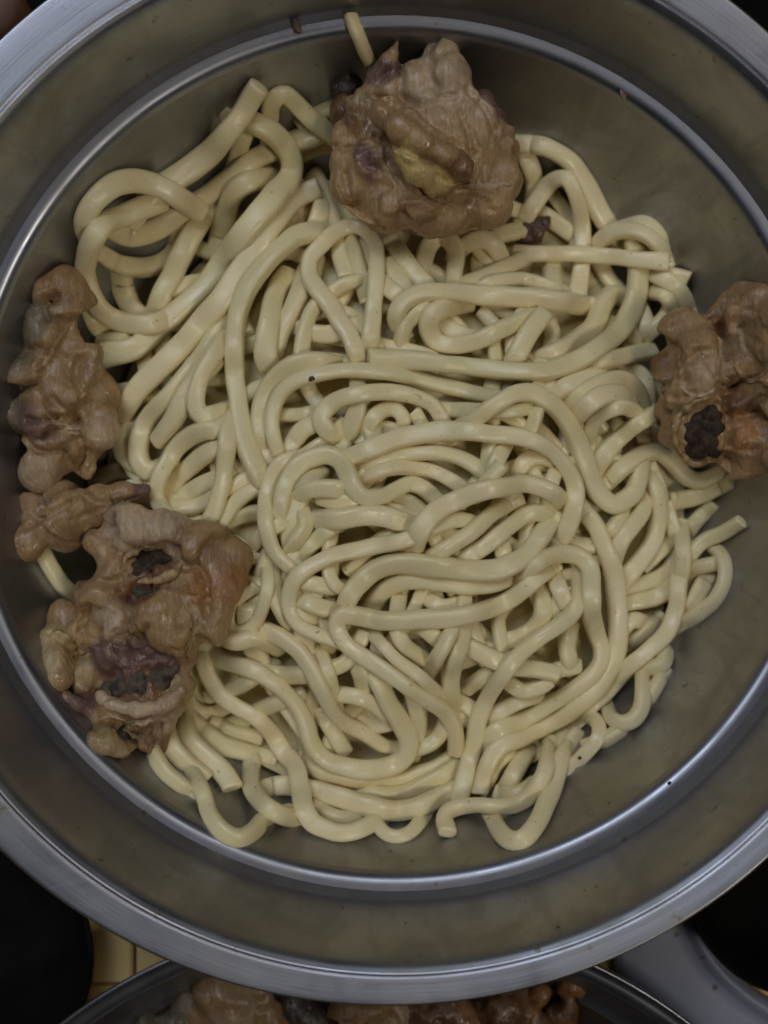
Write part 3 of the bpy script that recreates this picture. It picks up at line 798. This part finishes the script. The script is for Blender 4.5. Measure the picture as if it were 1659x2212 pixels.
BLK = (0.016, 0.012, 0.010); MGR = (0.09, 0.07, 0.055)
def lump(bvh, parent, name, pts, dz, col, mat, seed, to=None, rough=0.8, label=None, vox=0.0006):
    """a small uneven lump (or a chain of them) half sunk in the meat"""
    bl = []
    for (px, py, r) in pts:
        z = surf(bvh, px, py, 0.045); rw = r * (CAM_Z - z) / FOC
        bl.append((px, py, r, (z + dz - rw * 0.55) * 1000, col))
    me = chunk(bl, 0.0, seed, vox=vox, rough=rough, name=name, sm=6, grow=1.0, plates=0.35)
    if to is None: o = child(name, me, mat, parent)
    else:
        me.transform(Matrix.Translation(-parent.matrix_world.translation)); o = link(name, me, mat, to)
    if label: o['label'] = label
    return o
def crescent(pts, r0, n=14):
    s = spline(pts, 8); k = np.linspace(0, len(s) - 1, n).astype(int)
    return [(s[q, 0], s[q, 1], r0 * (0.75 + 0.5 * math.sin(math.pi * a / (n - 1))) * random.uniform(0.85, 1.15)) for a, q in enumerate(k)]

def flap(bvh, pts, wpx, lift, parent, col=SKIN, name='skin_flap', seed=0, zdef=0.05):
    """a ragged fold of skin: a thick strip lying on the meat, one edge lifted"""
    s = spline(pts, 9); n = len(s); m = 7
    vs, fs = [], []
    for side in (0, 1):
        for i in range(n):
            t = s[min(i + 1, n - 1)] - s[max(i - 1, 0)]; t = t / (np.hypot(*t) + 1e-9)
            nx, ny = -t[1], t[0]
            rag = 1 + 0.30 * noise.noise(Vector((i * 0.55, seed, 0))) + 0.16 * noise.noise(Vector((i * 1.9, seed, 5)))
            ends = math.sin(math.pi * min(1, max(0, (i + 0.6) / n))) ** 0.4
            for j in range(m):
                u = j / (m - 1)
                x = s[i, 0] + nx * wpx * u * rag * ends; y = s[i, 1] + ny * wpx * u * rag * ends
                z = surf(bvh, x, y, zdef) - 0.0008 + lift * math.sin(u * 1.9) * (0.8 + 0.4 * noise.noise(Vector((i * 0.3, seed, 9))))
                if side: z -= 0.0007
                vs.append(P(x, y, z))
    for side in (0, 1):
        o = side * n * m
        for i in range(n - 1):
            for j in range(m - 1):
                f = (o + i * m + j, o + (i + 1) * m + j, o + (i + 1) * m + j + 1, o + i * m + j + 1)
                fs.append(f if not side else f[::-1])
    edge = [(i * m + m - 1) for i in range(n)]
    for q in range(n - 1): fs.append((edge[q], edge[q + 1], edge[q + 1] + n * m, edge[q] + n * m))
    me = mesh_from(vs, fs, name)
    at = me.attributes.new('patch', 'FLOAT_COLOR', 'POINT')
    at.data.foreach_set('color', np.tile(np.array([*col, 1.0], np.float32), len(vs)))
    return child(name, me, M_MEAT, parent)

G_CH = 'chicken pieces lying on the noodles'
def piece(name, px, py, z, label, blobs, z0, seed, **kw):
    e = empty(name, P(px, py, z), label, 'chicken', G_CH)
    me = chunk(blobs, z0, seed, **kw)
    bvh = tree_of(me)
    body = child('meat', me, M_MEAT, e)
    return e, bvh

M_MARROW2 = rough_mat('grey_marrow', (0.035, 0.026, 0.020), (0.16, 0.12, 0.09), 330, 0.75, 1.0, 0.0014, 0.0, 0.2)
# --- top piece
top, tb = piece('chicken_piece', 930, 330, 0.03,
    'largest chicken piece with folded skin and yellow fat at the top of the heap',
    [(930, 350, 150, 3, SKIN, 1.15, 0), (778, 393, 58, 8, SKIN), (760, 345, 46, 9, SKIN), (840, 447, 58, 9, SKIN), (942, 452, 62, 10, SKIN, 1.3, 5),
     (1045, 436, 62, 8, SKIN), (1088, 385, 52, 8, SKIN), (1090, 322, 46, 7, SKIN), (1050, 300, 50, 8, PALE),
     (802, 352, 44, 13, PURP), (780, 340, 30, 13, PURP), (882, 338, 36, 25, (0.52, 0.39, 0.15)), (905, 365, 42, 24, (0.52, 0.39, 0.15)), (948, 392, 36, 21, (0.52, 0.39, 0.15)), (865, 330, 20, 24, (0.52, 0.39, 0.15)), (985, 412, 34, 16, SKIN),
     (838, 244, 34, 24, SKIN), (872, 272, 36, 27, SKIN), (912, 305, 36, 27, SKIN), (956, 335, 34, 26, SKIN), (992, 362, 36, 23, BRN),
     (908, 178, 52, 12, PALE), (950, 118, 38, 12, PALE), (972, 165, 46, 14, PALE), (980, 232, 62, 13, PALE), (1020, 270, 54, 12, PALE), (930, 235, 50, 14, PALE),
     (858, 92, 9, 14, SKIN), (850, 112, 14, 14, SKIN), (836, 138, 22, 12, PURP), (818, 172, 34, 10, PURP, 1.2, 40), (850, 195, 26, 12, PALE), (790, 222, 42, 8, SKIN),
     (752, 190, 36, -4, DARK), (748, 250, 40, 0, BRN), (742, 292, 36, 8, SKIN), (780, 270, 40, 10, BRN), (1038, 222, 28, 4, PURP), (1062, 258, 24, 4, PURP)],  # the DARK blob paints the shade at the left back into the colour
    0.040, 1, sm=12, grow=1.04, plates=0.45, rough=0.75, carve=[([(812,297),(867,318),(908,335),(959,362),(976,386),(1007,393)],8,3.2),([(833,219),(894,253),(942,290),(1021,328)],7,2),([(836,324),(850,369),(874,403)],8,2),([(867,143),(867,205),(894,218)],8,3.5),([(993,239),(1010,283),(1021,324)],5,2),([(1010,191),(1051,239),(1069,283)],6,2.5),([(744,376),(758,427),(785,461),(826,495)],7,2.2),([(864,440),(908,437),(935,451),(959,434),(1010,413),(1062,427)],5,-1.4),([(713,317),(771,318),(806,311)],6,2.4),([(790,345),(812,362)],16,2),([(840,150),(800,200),(850,215)],6,2),([(880,230),(930,215),(985,205)],6,1.5)])
flap(tb, [(1000, 405), (1040, 415), (1075, 412), (1105, 405)], -20, 0.0016, top, PALE, seed=2)
flap(tb, [(862, 440), (890, 434), (930, 438), (980, 452)], -14, 0.0016, top, SKIN, seed=3)
flap(tb, [(730, 400), (752, 430), (790, 462), (830, 482)], 18, 0.0016, top, SKIN, seed=4)

# --- upper left piece
ul, ub = piece('chicken_piece', 130, 820, 0.03,
    'long upright chicken piece with grey skin on its left, against the left bowl wall',
    [(130, 612, 30, 10, SKIN, 1.5, 10), (92, 622, 16, 12, SKIN), (83, 645, 9, 12, SKIN), (147, 668, 46, 7, SKIN), (104, 715, 55, 6, GREY), (150, 750, 55, 9, SKIN),
     (62, 806, 44, 3, GREY), (118, 830, 72, 8, SKIN), (170, 800, 40, 9, SKIN), (56, 884, 40, 4, GREY), (198, 862, 46, 5, SKIN), (95, 890, 48, 10, PURP),
     (102, 942, 46, 6, SKIN), (150, 905, 44, 9, SKIN), (205, 940, 38, 6, PALE), (193, 1005, 28, 6, SKIN, 1.5, 100), (96, 1012, 30, 8, PALE, 1.4, 95),
     (143, 976, 26, 4, GREY, 1.5, 90), (180, 960, 30, 8, SKIN), (150, 850, 40, 13, SKIN)],
    0.031, 2, grow=1.22, sm=32, plates=1.1, rough=0.8, carve=[([(109,901),(164,908),(164,935),(178,976),(157,1038)],8,3.5),([(60,905),(79,908),(109,903)],6,2.5),([(72,792),(102,751),(116,720)],5,-1.6),([(44,939),(79,973),(137,976)],6,2.5),([(120,640),(95,660),(100,690)],9,3),([(190,760),(160,800),(175,850)],6,1.5),([(110,860),(130,880),(150,895)],8,2)])
flap(ub, [(150, 690), (118, 730), (92, 775), (70, 800)], -16, 0.0016, ul, SKIN, seed=5)
flap(ub, [(92, 870), (130, 905), (165, 915), (190, 900)], 16, 0.0016, ul, PALE, seed=6)

# --- narrow strip
st, sb_ = piece('chicken_strip', 190, 1110, 0.03,
    'narrow shiny strip of chicken between the upper left piece and the marrow bone piece', 
    [(72, 1160, 32, 6, SKIN), (110, 1135, 38, 8, SKIN), (160, 1105, 40, 9, SKIN), (215, 1082, 38, 9, SKIN), (268, 1068, 35, 7, SKIN), (312, 1062, 28, 5, PURP), (66, 1172, 34, 4, SKIN), (75, 1100, 40, 3, SKIN), (130, 1150, 40, 5, SKIN), (200, 1110, 40, 7, SKIN), (140, 1080, 36, 4, SKIN)],
    0.033, 3, grow=1.18, carve=[([(60,1140),(110,1110),(160,1080)],6,2),([(150,1125),(215,1100),(290,1075)],5,1.2),([(175,1080),(185,1110)],4,1.2)], rough=0.6)

# --- lower left piece with two marrow bones
ll, lb = piece('chicken_piece', 320, 1360, 0.03,
    'chicken piece showing two dark marrow bones, lying on the lower left of the noodles',
    [(205, 1172, 42, 8, SKIN), (285, 1150, 50, 8, PALE), (360, 1150, 46, 8, PALE), (427, 1190, 50, 8, SKIN), (480, 1205, 40, 6, SKIN), (508, 1204, 22, 5, SKIN), (461, 1253, 50, 8, ORNG), (488, 1270, 26, 5, SKIN),
     (222, 1287, 50, 9, SKIN), (260, 1230, 50, 7, SKIN), (205, 1355, 46, 8, SKIN), (250, 1340, 40, 12, PALE), (341, 1338, 52, 13, SKIN), (376, 1372, 46, 13, SKIN, 1.2, 70), (427, 1350, 45, 8, FAT), (415, 1320, 22, 13, PALE), (440, 1310, 45, 8, SKIN),
     (330, 1240, 75, 5, BRN), (315, 1280, 50, 5, PURP), (390, 1250, 50, 8, SKIN),
     (256, 1423, 52, 9, PURP), (341, 1420, 46, 10, PURP), (195, 1458, 32, 10, FAT), (300, 1485, 80, 6, BRN), (375, 1490, 40, 7, FAT), (350, 1530, 44, 5, PALE), (273, 1545, 48, 7, PALE), (222, 1560, 35, 5, SKIN),
     (222, 1602, 33, 4, FAT), (256, 1622, 28, 3, FAT), (292, 1608, 24, 2, FAT), (324, 1582, 35, 2, BRN), (191, 1530, 26, 2, PURP), (167, 1522, 18, 0, PURP), (400, 1410, 36, 6, SKIN),
     (140, 1345, 38, 5, SKIN, 1.2, 60), (110, 1382, 36, 3, FAT), (118, 1422, 33, 2, FAT, 1.3, 80), (126, 1462, 18, 0, SKIN), (175, 1340, 26, 4, SKIN), (160, 1395, 34, 2, SKIN), (165, 1440, 30, 2, SKIN)],
    0.036, 4, grow=1.18, sm=30, plates=1.1, rough=0.8, carve=[([(273,1297),(277,1338),(270,1372)],7,4),([(318,1352),(307,1379),(328,1413),(369,1423)],6,2.5),([(410,1304),(423,1338),(410,1379),(393,1423)],5,2.4),([(440,1310),(448,1325)],12,4),([(158,1400),(155,1433)],9,4),([(246,1574),(290,1591),(341,1574)],12,4.5),([(218,1560),(273,1567),(341,1550),(376,1519)],6,2.5),([(240,1190),(280,1200),(330,1180)],6,2),([(400,1215),(440,1240),(450,1290)],6,2),([(185,1240),(230,1260),(260,1250)],8,2.5),([(190,1310),(175,1370),(190,1410)],8,3),([(300,1218),(350,1212)],26,3.5),([(290,1280),(326,1276)],18,3),([(258,1475),(302,1470),(346,1460)],30,2.5)])
flap(lb, [(235, 1535), (290, 1552), (340, 1535), (378, 1505)], 18, 0.0016, ll, PALE, seed=7)
flap(lb, [(395, 1300), (420, 1330), (430, 1370), (405, 1405)], 16, 0.0016, ll, FAT, seed=9)

b = lump(lb, ll, 'bone', crescent([(300, 1256), (341, 1252), (372, 1238), (388, 1220)], 8) + crescent([(264, 1236), (272, 1204), (304, 1184), (345, 1180)], 6), 0.0016, FAT, M_MEAT, 41, label='upper bone edge around dark marrow')
lump(lb, ll, 'marrow', [(292, 1222, 20), (312, 1212, 22), (336, 1206, 22), (360, 1200, 17), (330, 1224, 18), (300, 1240, 15)], -0.0004, BLK, M_MARROW, 42, b)
lump(lb, ll, 'marrow', [(290, 1272, 15), (306, 1284, 17), (326, 1280, 13), (345, 1270, 10)], -0.0003, PURP, M_MARROW2, 43, b)
b = lump(lb, ll, 'bone', crescent([(216, 1500), (250, 1524), (300, 1532), (350, 1522), (390, 1490)], 14, 18), 0.0014, PALE, M_MEAT, 44, label='lower bone edge below grey marrow')
lump(lb, ll, 'marrow', [(236, 1472, 16), (262, 1466, 26), (298, 1460, 28), (336, 1452, 27), (366, 1444, 18), (262, 1492, 22), (300, 1490, 26), (338, 1478, 24), (228, 1490, 12)], -0.0002, MGR, M_MARROW2, 45, b, 1.3)

# --- right piece
rt, rb = piece('chicken_piece', 1560, 850, 0.03,
    'chicken piece with a black oval marrow end at the right wall of the bowl',
    [(1598, 655, 46, 8, SKIN), (1568, 690, 42, 6, BRN), (1639, 672, 56, 8, SKIN), (1645, 735, 48, 11, PALE), (1632, 792, 52, 10, SKIN), (1700, 720, 70, 8, SKIN),
     (1485, 725, 46, 6, SKIN), (1509, 768, 52, 12, SKIN), (1530, 800, 46, 13, PALE), (1448, 785, 36, 3, BRN), (1465, 838, 44, 6, SKIN), (1441, 880, 24, 3, SKIN), (1516, 848, 48, 10, SKIN),
     (1605, 874, 52, 8, BRN), (1519, 925, 68, 5, SKIN), (1605, 940, 56, 8, ORNG), (1622, 1000, 52, 6, SKIN), (1588, 1024, 34, 4, SKIN), (1656, 960, 56, 6, SKIN), (1470, 935, 34, 4, SKIN), (1500, 985, 30, 3, SKIN), (1710, 850, 70, 6, SKIN), (1592, 752, 38, 6, PALE), (1600, 720, 34, 5, PALE), (1590, 800, 34, 4, SKIN), (1700, 980, 60, 4, SKIN)],
    0.034, 5, grow=1.18, sm=30, plates=1.0, rough=0.8, carve=[([(1553,703),(1570,771),(1564,833),(1605,833)],10,4.5),([(1605,710),(1625,758)],10,2.5),([(1598,829),(1656,806)],6,3.5),([(1434,850),(1468,860),(1502,847)],6,2.5),([(1570,857),(1577,942),(1567,1010)],8,3.5),([(1470,740),(1475,790),(1485,830)],7,2),([(1490,745),(1540,748)],6,-1.2),([(1600,900),(1640,890)],8,2.5),([(1525,890),(1517,925),(1508,960)],34,2)])
flap(rb, [(1470, 830), (1500, 845), (1535, 838), (1556, 815)], 14, 0.0016, rt, PALE, seed=10)
flap(rb, [(1590, 780), (1620, 810), (1660, 800)], 18, 0.0016, rt, SKIN, seed=11)

b = lump(rb, rt, 'bone', crescent([(1532, 858), (1494, 872), (1466, 905), (1458, 940), (1470, 976), (1500, 1000), (1550, 990)], 7, 20), 0.0014, (0.36, 0.25, 0.11), M_MEAT, 46, label='thin pale bone edge around black marrow')
lump(rb, rt, 'marrow', [(1522, 888, 22), (1506, 908, 24), (1494, 935, 24), (1502, 962, 24), (1526, 920, 28), (1528, 952, 26), (1538, 896, 18), (1542, 972, 16), (1512, 940, 26), (1516, 980, 14), (1550, 925, 14)], 0.0004, BLK, M_MARROW, 47, b, 1.3)

# --- small brown scrap beside the top piece
scrap = empty('meat_scrap', P(1155, 495, 0.05), 'tiny brown two lobed scrap right of the top chicken piece, resting on noodles', 'scrap')
def hm_at(x, y): return float(HM[int((y - Y0) / CELL), int((x - X0) / CELL)])
zz = hm_at(1155, 498)
me = chunk([(1138, 506, 20, 1, BRN), (1160, 500, 18, 2, BRN), (1176, 484, 14, 3, BRN), (1182, 474, 9, 3, BRN)], zz, 9, vox=0.0004, rough=0.5, sm=8)
child('scrap_body', me, M_SCRAP, scrap)

def bit(name, px, py, r, z, label, cat, mat, st=1.6, an=-30):
    bm = bmesh.new()
    k = (CAM_Z - z) / FOC
    bmesh.ops.create_icosphere(bm, subdivisions=3, radius=1, matrix=Matrix.Rotation(-math.radians(an), 4, 'Z') @ Matrix.Diagonal((r * k * st, r * k, r * k * 0.35, 1)))
    for v in bm.verts: v.co *= 1 + 0.35 * noise.noise(v.co * 900 + Vector((px, py, 0)))
    me = bpy.data.meshes.new(name); bm.to_mesh(me); bm.free()
    me.polygons.foreach_set('use_smooth', [True] * len(me.polygons))
    o = link(name, me, mat); o.location = P(px, py, z)
    return tag(o, label, cat)
bit('spice_flake', 674, 818, 5.5, hm_at(674, 818) + 0.0002, 'dark red chilli flake on the arching noodle left of centre', 'spice', M_BITS)
bit('food_scrap', 640, 58, 9, 0.0600, 'small brown crumb stuck on the step ring above the heap', 'scrap', M_SCRAP, 2.0, 60)
bit('food_scrap', 1346, 204, 7, 0.0598, 'small brown crumb stuck on the step ring at the upper right', 'scrap', M_SCRAP, 1.8, 70)
bit('pepper_speck', 1253, 1637, 4, hm_at(1253, 1637), 'tiny dark speck on the thin drooping loop at the lower right', 'spice', M_BITS, 1.1)
bit('pepper_speck', 1206, 2004, 4, 0.0835, 'tiny dark speck low on the bowl wall near the bottom rim', 'spice', M_BITS, 1.2)
bit('pepper_speck', 1446, 1691, 4, 0.0590, 'tiny dark speck on the step ring at the lower right', 'spice', M_BITS, 1.2)
# ------------------------------------------------------------------ around the bowl
FZ = -0.0016
# tiled floor: grout bed and tiles of its own
gb = link('floor', mesh_from([(-1.5, -1.5, FZ - 0.004), (1.5, -1.5, FZ - 0.004), (1.5, 1.5, FZ - 0.004), (-1.5, 1.5, FZ - 0.004)], [(0, 1, 2, 3)], 'floor', False), M_GROUT)
tag(gb, None, None, None, 'structure')
def slab(w_, d_, h_, bev):
    bm = bmesh.new(); bmesh.ops.create_cube(bm, size=1, matrix=Matrix.Diagonal((w_, d_, h_, 1)))
    bmesh.ops.bevel(bm, geom=[e for e in bm.edges if all(v.co.z > 0 for v in e.verts)], offset=bev, segments=2, affect='EDGES')
    me = bpy.data.meshes.new('tile'); bm.to_mesh(me); bm.free(); return me
TS = 0.15
tm = slab(TS - 0.0014, TS - 0.0014, 0.006, 0.0006); tm.materials.append(M_TILE)
jp = P(290, 2128, FZ)
for i in range(-5, 6):
    for j in range(-4, 7):
        o = bpy.data.objects.new('tile', tm); COL.objects.link(o)
        o.parent = gb; o.location = (jp.x + (i + 0.5) * TS, jp.y + (j + 0.5) * TS, FZ - 0.003)

# black iron lids standing round the bowl
def lid(px, py, rpx, z, label):
    c = P(px, py, z); r = rpx * (CAM_Z - z) / FOC
    h = z - FZ
    e = empty('black_pan', (c.x, c.y, FZ), label, 'pan', 'black pans round the bowl')
    def L(prof):
        me = lathe([(max(a * r, 1e-4), FZ + b) for a, b in prof], 'p', 96)
        me.transform(Matrix.Translation((c.x, c.y, 0))); return me
    child('pan_body', L([(0.001, 0.0004), (0.80, 0.0004), (0.90, h * 0.3), (0.955, h * 0.8)]), M_BLACK, e)
    child('pan_rim', L([(0.955, h * 0.8), (0.965, h * 0.97), (0.98, h), (0.995, h * 0.97), (1.0, h * 0.9), (0.99, h * 0.8), (0.93, h * 0.3), (0.82, 0.0002)]), M_BLACK, e)
    return e
lid(-105, 2070, 305, 0.012, 'black iron pan in deep shadow at the lower left corner')
lid(1740, 1905, 255, 0.030, 'black iron pan in deep shadow at the lower right beyond the grey sheet')
lid(1900, -120, 330, 0.030, 'black iron pan showing at the top right corner beyond the rim')
lid(-60, -150, 260, 0.030, 'black iron pan at the top left corner beyond the rim')
# reddish clay pot at the top left corner
pc = P(-28, 12, 0.045); pr = 0.0085
cp = empty('clay_pot', (pc.x, pc.y, FZ), 'reddish brown clay pot edge blurred in the top left corner', 'pot')
me = lathe([(0.0004, 0.047), (0.004, 0.0468), (0.0075, 0.046), (0.0092, 0.0445), (0.0098, 0.042), (0.0098, 0.036), (0.0085, 0.02), (0.007, FZ)], 'pot', 64)
me.transform(Matrix.Translation((pc.x, pc.y, 0)))
child('pot_body', me, M_CLAY, cp)

# grey sheet metal with a rolled concave edge at the lower right
edge = [(1475, 1930), (1494, 1975), (1512, 2020), (1535, 2060), (1565, 2098), (1600, 2130), (1640, 2160), (1700, 2195), (1780, 2225)]
s = spline(edge, 6)
tz = 0.004
vs, fs = [], []
prof = [(0, 0.0), (7, 0.0012), (16, 0.0016), (24, 0.0006), (30, -0.0008)]
m = len(s)
inn = spline([(1318, 2030), (1334, 2115), (1358, 2170), (1395, 2210), (1440, 2240), (1490, 2268), (1550, 2292), (1630, 2315), (1720, 2330)], 6)
cols = 8
for i in range(m):
    t = s[min(i + 1, m - 1)] - s[max(i - 1, 0)]; t /= np.hypot(*t)
    nx, ny = t[1], -t[0]     # outward
    row = []
    for q in range(cols): 
        u = q / (cols - 1)
        x = inn[i, 0] * (1 - u) + (s[i, 0] - nx * 26) * u; y = inn[i, 1] * (1 - u) + (s[i, 1] - ny * 26) * u
        row.append(P(x, y, tz + 0.0006 * math.sin(u * 3)))
    for (d, dz) in ((-20, 0.0004), (-13, 0.0014), (-6, 0.0018), (0, 0.0008), (4, -0.0012), (4, -0.0050)):
        row.append(P(s[i, 0] + nx * d, s[i, 1] + ny * d, tz + dz))
    vs += row
W_ = cols + 6
for i in range(m - 1):
    for q in range(W_ - 1):
        fs.append((i * W_ + q, i * W_ + q + 1, (i + 1) * W_ + q + 1, (i + 1) * W_ + q))
tr = link('metal_sheet', mesh_from(vs, fs, 'metal_sheet'), M_TRAY)
md = tr.modifiers.new('thick', 'SOLIDIFY'); md.thickness = 0.0015; md.offset = -1
tag(tr, 'spotted bluish grey sheet metal with a curved raised edge at the lower right', 'metal sheet')

# second basin with stew
bz = 0.030
bc = P(812, 3086, bz); br = 1110 * (CAM_Z - bz) / FOC
b2 = empty('steel_basin', (bc.x, bc.y, FZ), 'second steel basin holding brown braised chicken below the noodle bowl', 'basin')
def L2(prof, nm, n=192):
    me = lathe(prof, nm, n); me.transform(Matrix.Translation((bc.x, bc.y, 0))); return me
child('basin_rim', L2([(br - 0.0062, bz - 0.0014), (br - 0.0056, bz - 0.0006), (br - 0.0030, bz), (br - 0.0012, bz - 0.0002), (br - 0.0010, bz + 0.0004), (br - 0.0004, bz + 0.0007), (br, bz), (br, bz - 0.001), (br - 0.001, bz - 0.0016)], 'basin_rim'), M_STEEL2, b2)
child('basin_wall', L2([(0.001, 0.0012), (br * 0.72, 0.0012), (br * 0.86, 0.006), (br - 0.012, 0.018), (br - 0.0062, bz - 0.0014)], 'basin_wall'), M_STEEL, b2)
child('basin_outside', L2([(br - 0.001, bz - 0.0016), (br - 0.0065, 0.018), (br * 0.885, 0.005), (br * 0.73, FZ + 0.0002), (0.001, FZ + 0.0002)], 'basin_outside', 96), M_STEEL, b2)

G_ST = 'braised pieces in the second basin'
stew = [
 ('chicken_piece', 'pale translucent piece at the left inside the second basin', [(400, 2165, 30, 0, GREY, 1.3, 70), (385, 2215, 40, -2, DARK), (350, 2225, 34, 0, GREY)]),
 ('chicken_piece', 'orange brown chicken lump left of the middle in the second basin', [(470, 2150, 34, 4, SKIN, 1.3, 60), (500, 2185, 40, 3, PALE), (450, 2200, 36, 1, SKIN)]),
 ('chicken_piece', 'upright brown chicken strip in the second basin under the rim', [(570, 2180, 26, 4, SKIN, 1.7, 85), (590, 2235, 34, 2, ORNG)]),
 ('chicken_piece', 'dark glossy piece between two strips in the second basin', [(650, 2190, 36, 0, DARK, 1.2, 20), (660, 2230, 40, -2, GREY)]),
 ('chicken_piece', 'pale skinned piece below the lowest point of the rim in the second basin', [(800, 2192, 44, 6, SKIN, 1.6, 5), (860, 2195, 30, 6, PALE), (760, 2215, 34, 4, FAT)]),
 ('chicken_piece', 'brown chicken lump right of the middle in the second basin', [(940, 2195, 40, 3, BRN, 1.4, -10), (1000, 2215, 40, 2, ORNG)]),
 ('chicken_piece', 'dark red brown chunk under the right part of the rim in the second basin', [(1080, 2180, 40, 2, BRN, 1.4, -20), (1060, 2225, 44, 0, DARK), (1130, 2165, 34, 2, BRN)]),
 ('mushroom_strip', 'curled reddish brown strip at the right in the second basin', [(1150, 2165, 16, 6, ORNG, 1.8, -40), (1130, 2190, 15, 6, ORNG, 1.4, 70), (1160, 2205, 14, 5, BRN, 1.5, 20)]),
 ('mushroom_strip', 'upright thin brown strip next to the right rim of the second basin', [(1235, 2140, 14, 6, ORNG, 1.8, -70), (1222, 2178, 15, 5, BRN, 1.8, -80), (1212, 2215, 16, 4, ORNG, 1.6, 80)]),
]
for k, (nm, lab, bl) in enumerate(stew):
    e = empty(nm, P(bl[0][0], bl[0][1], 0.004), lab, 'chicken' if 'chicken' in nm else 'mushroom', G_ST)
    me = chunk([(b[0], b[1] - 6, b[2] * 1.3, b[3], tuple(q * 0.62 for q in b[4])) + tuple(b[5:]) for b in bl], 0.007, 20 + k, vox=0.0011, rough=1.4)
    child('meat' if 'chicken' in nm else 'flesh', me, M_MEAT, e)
M_SAUCE = rough_mat('dark_braising_sauce', (0.012, 0.008, 0.006), (0.03, 0.018, 0.012), 60, 0.2, 0.2)
sv = lathe([(0.001, 0.0085), (br * 0.5, 0.0085), (br * 0.895, 0.0085)], 'sauce', 96)
sv.transform(Matrix.Translation((bc.x, bc.y, 0)))
so = link('sauce', sv, M_SAUCE); tag(so, 'dark brown braising sauce pooled in the second basin', 'sauce')
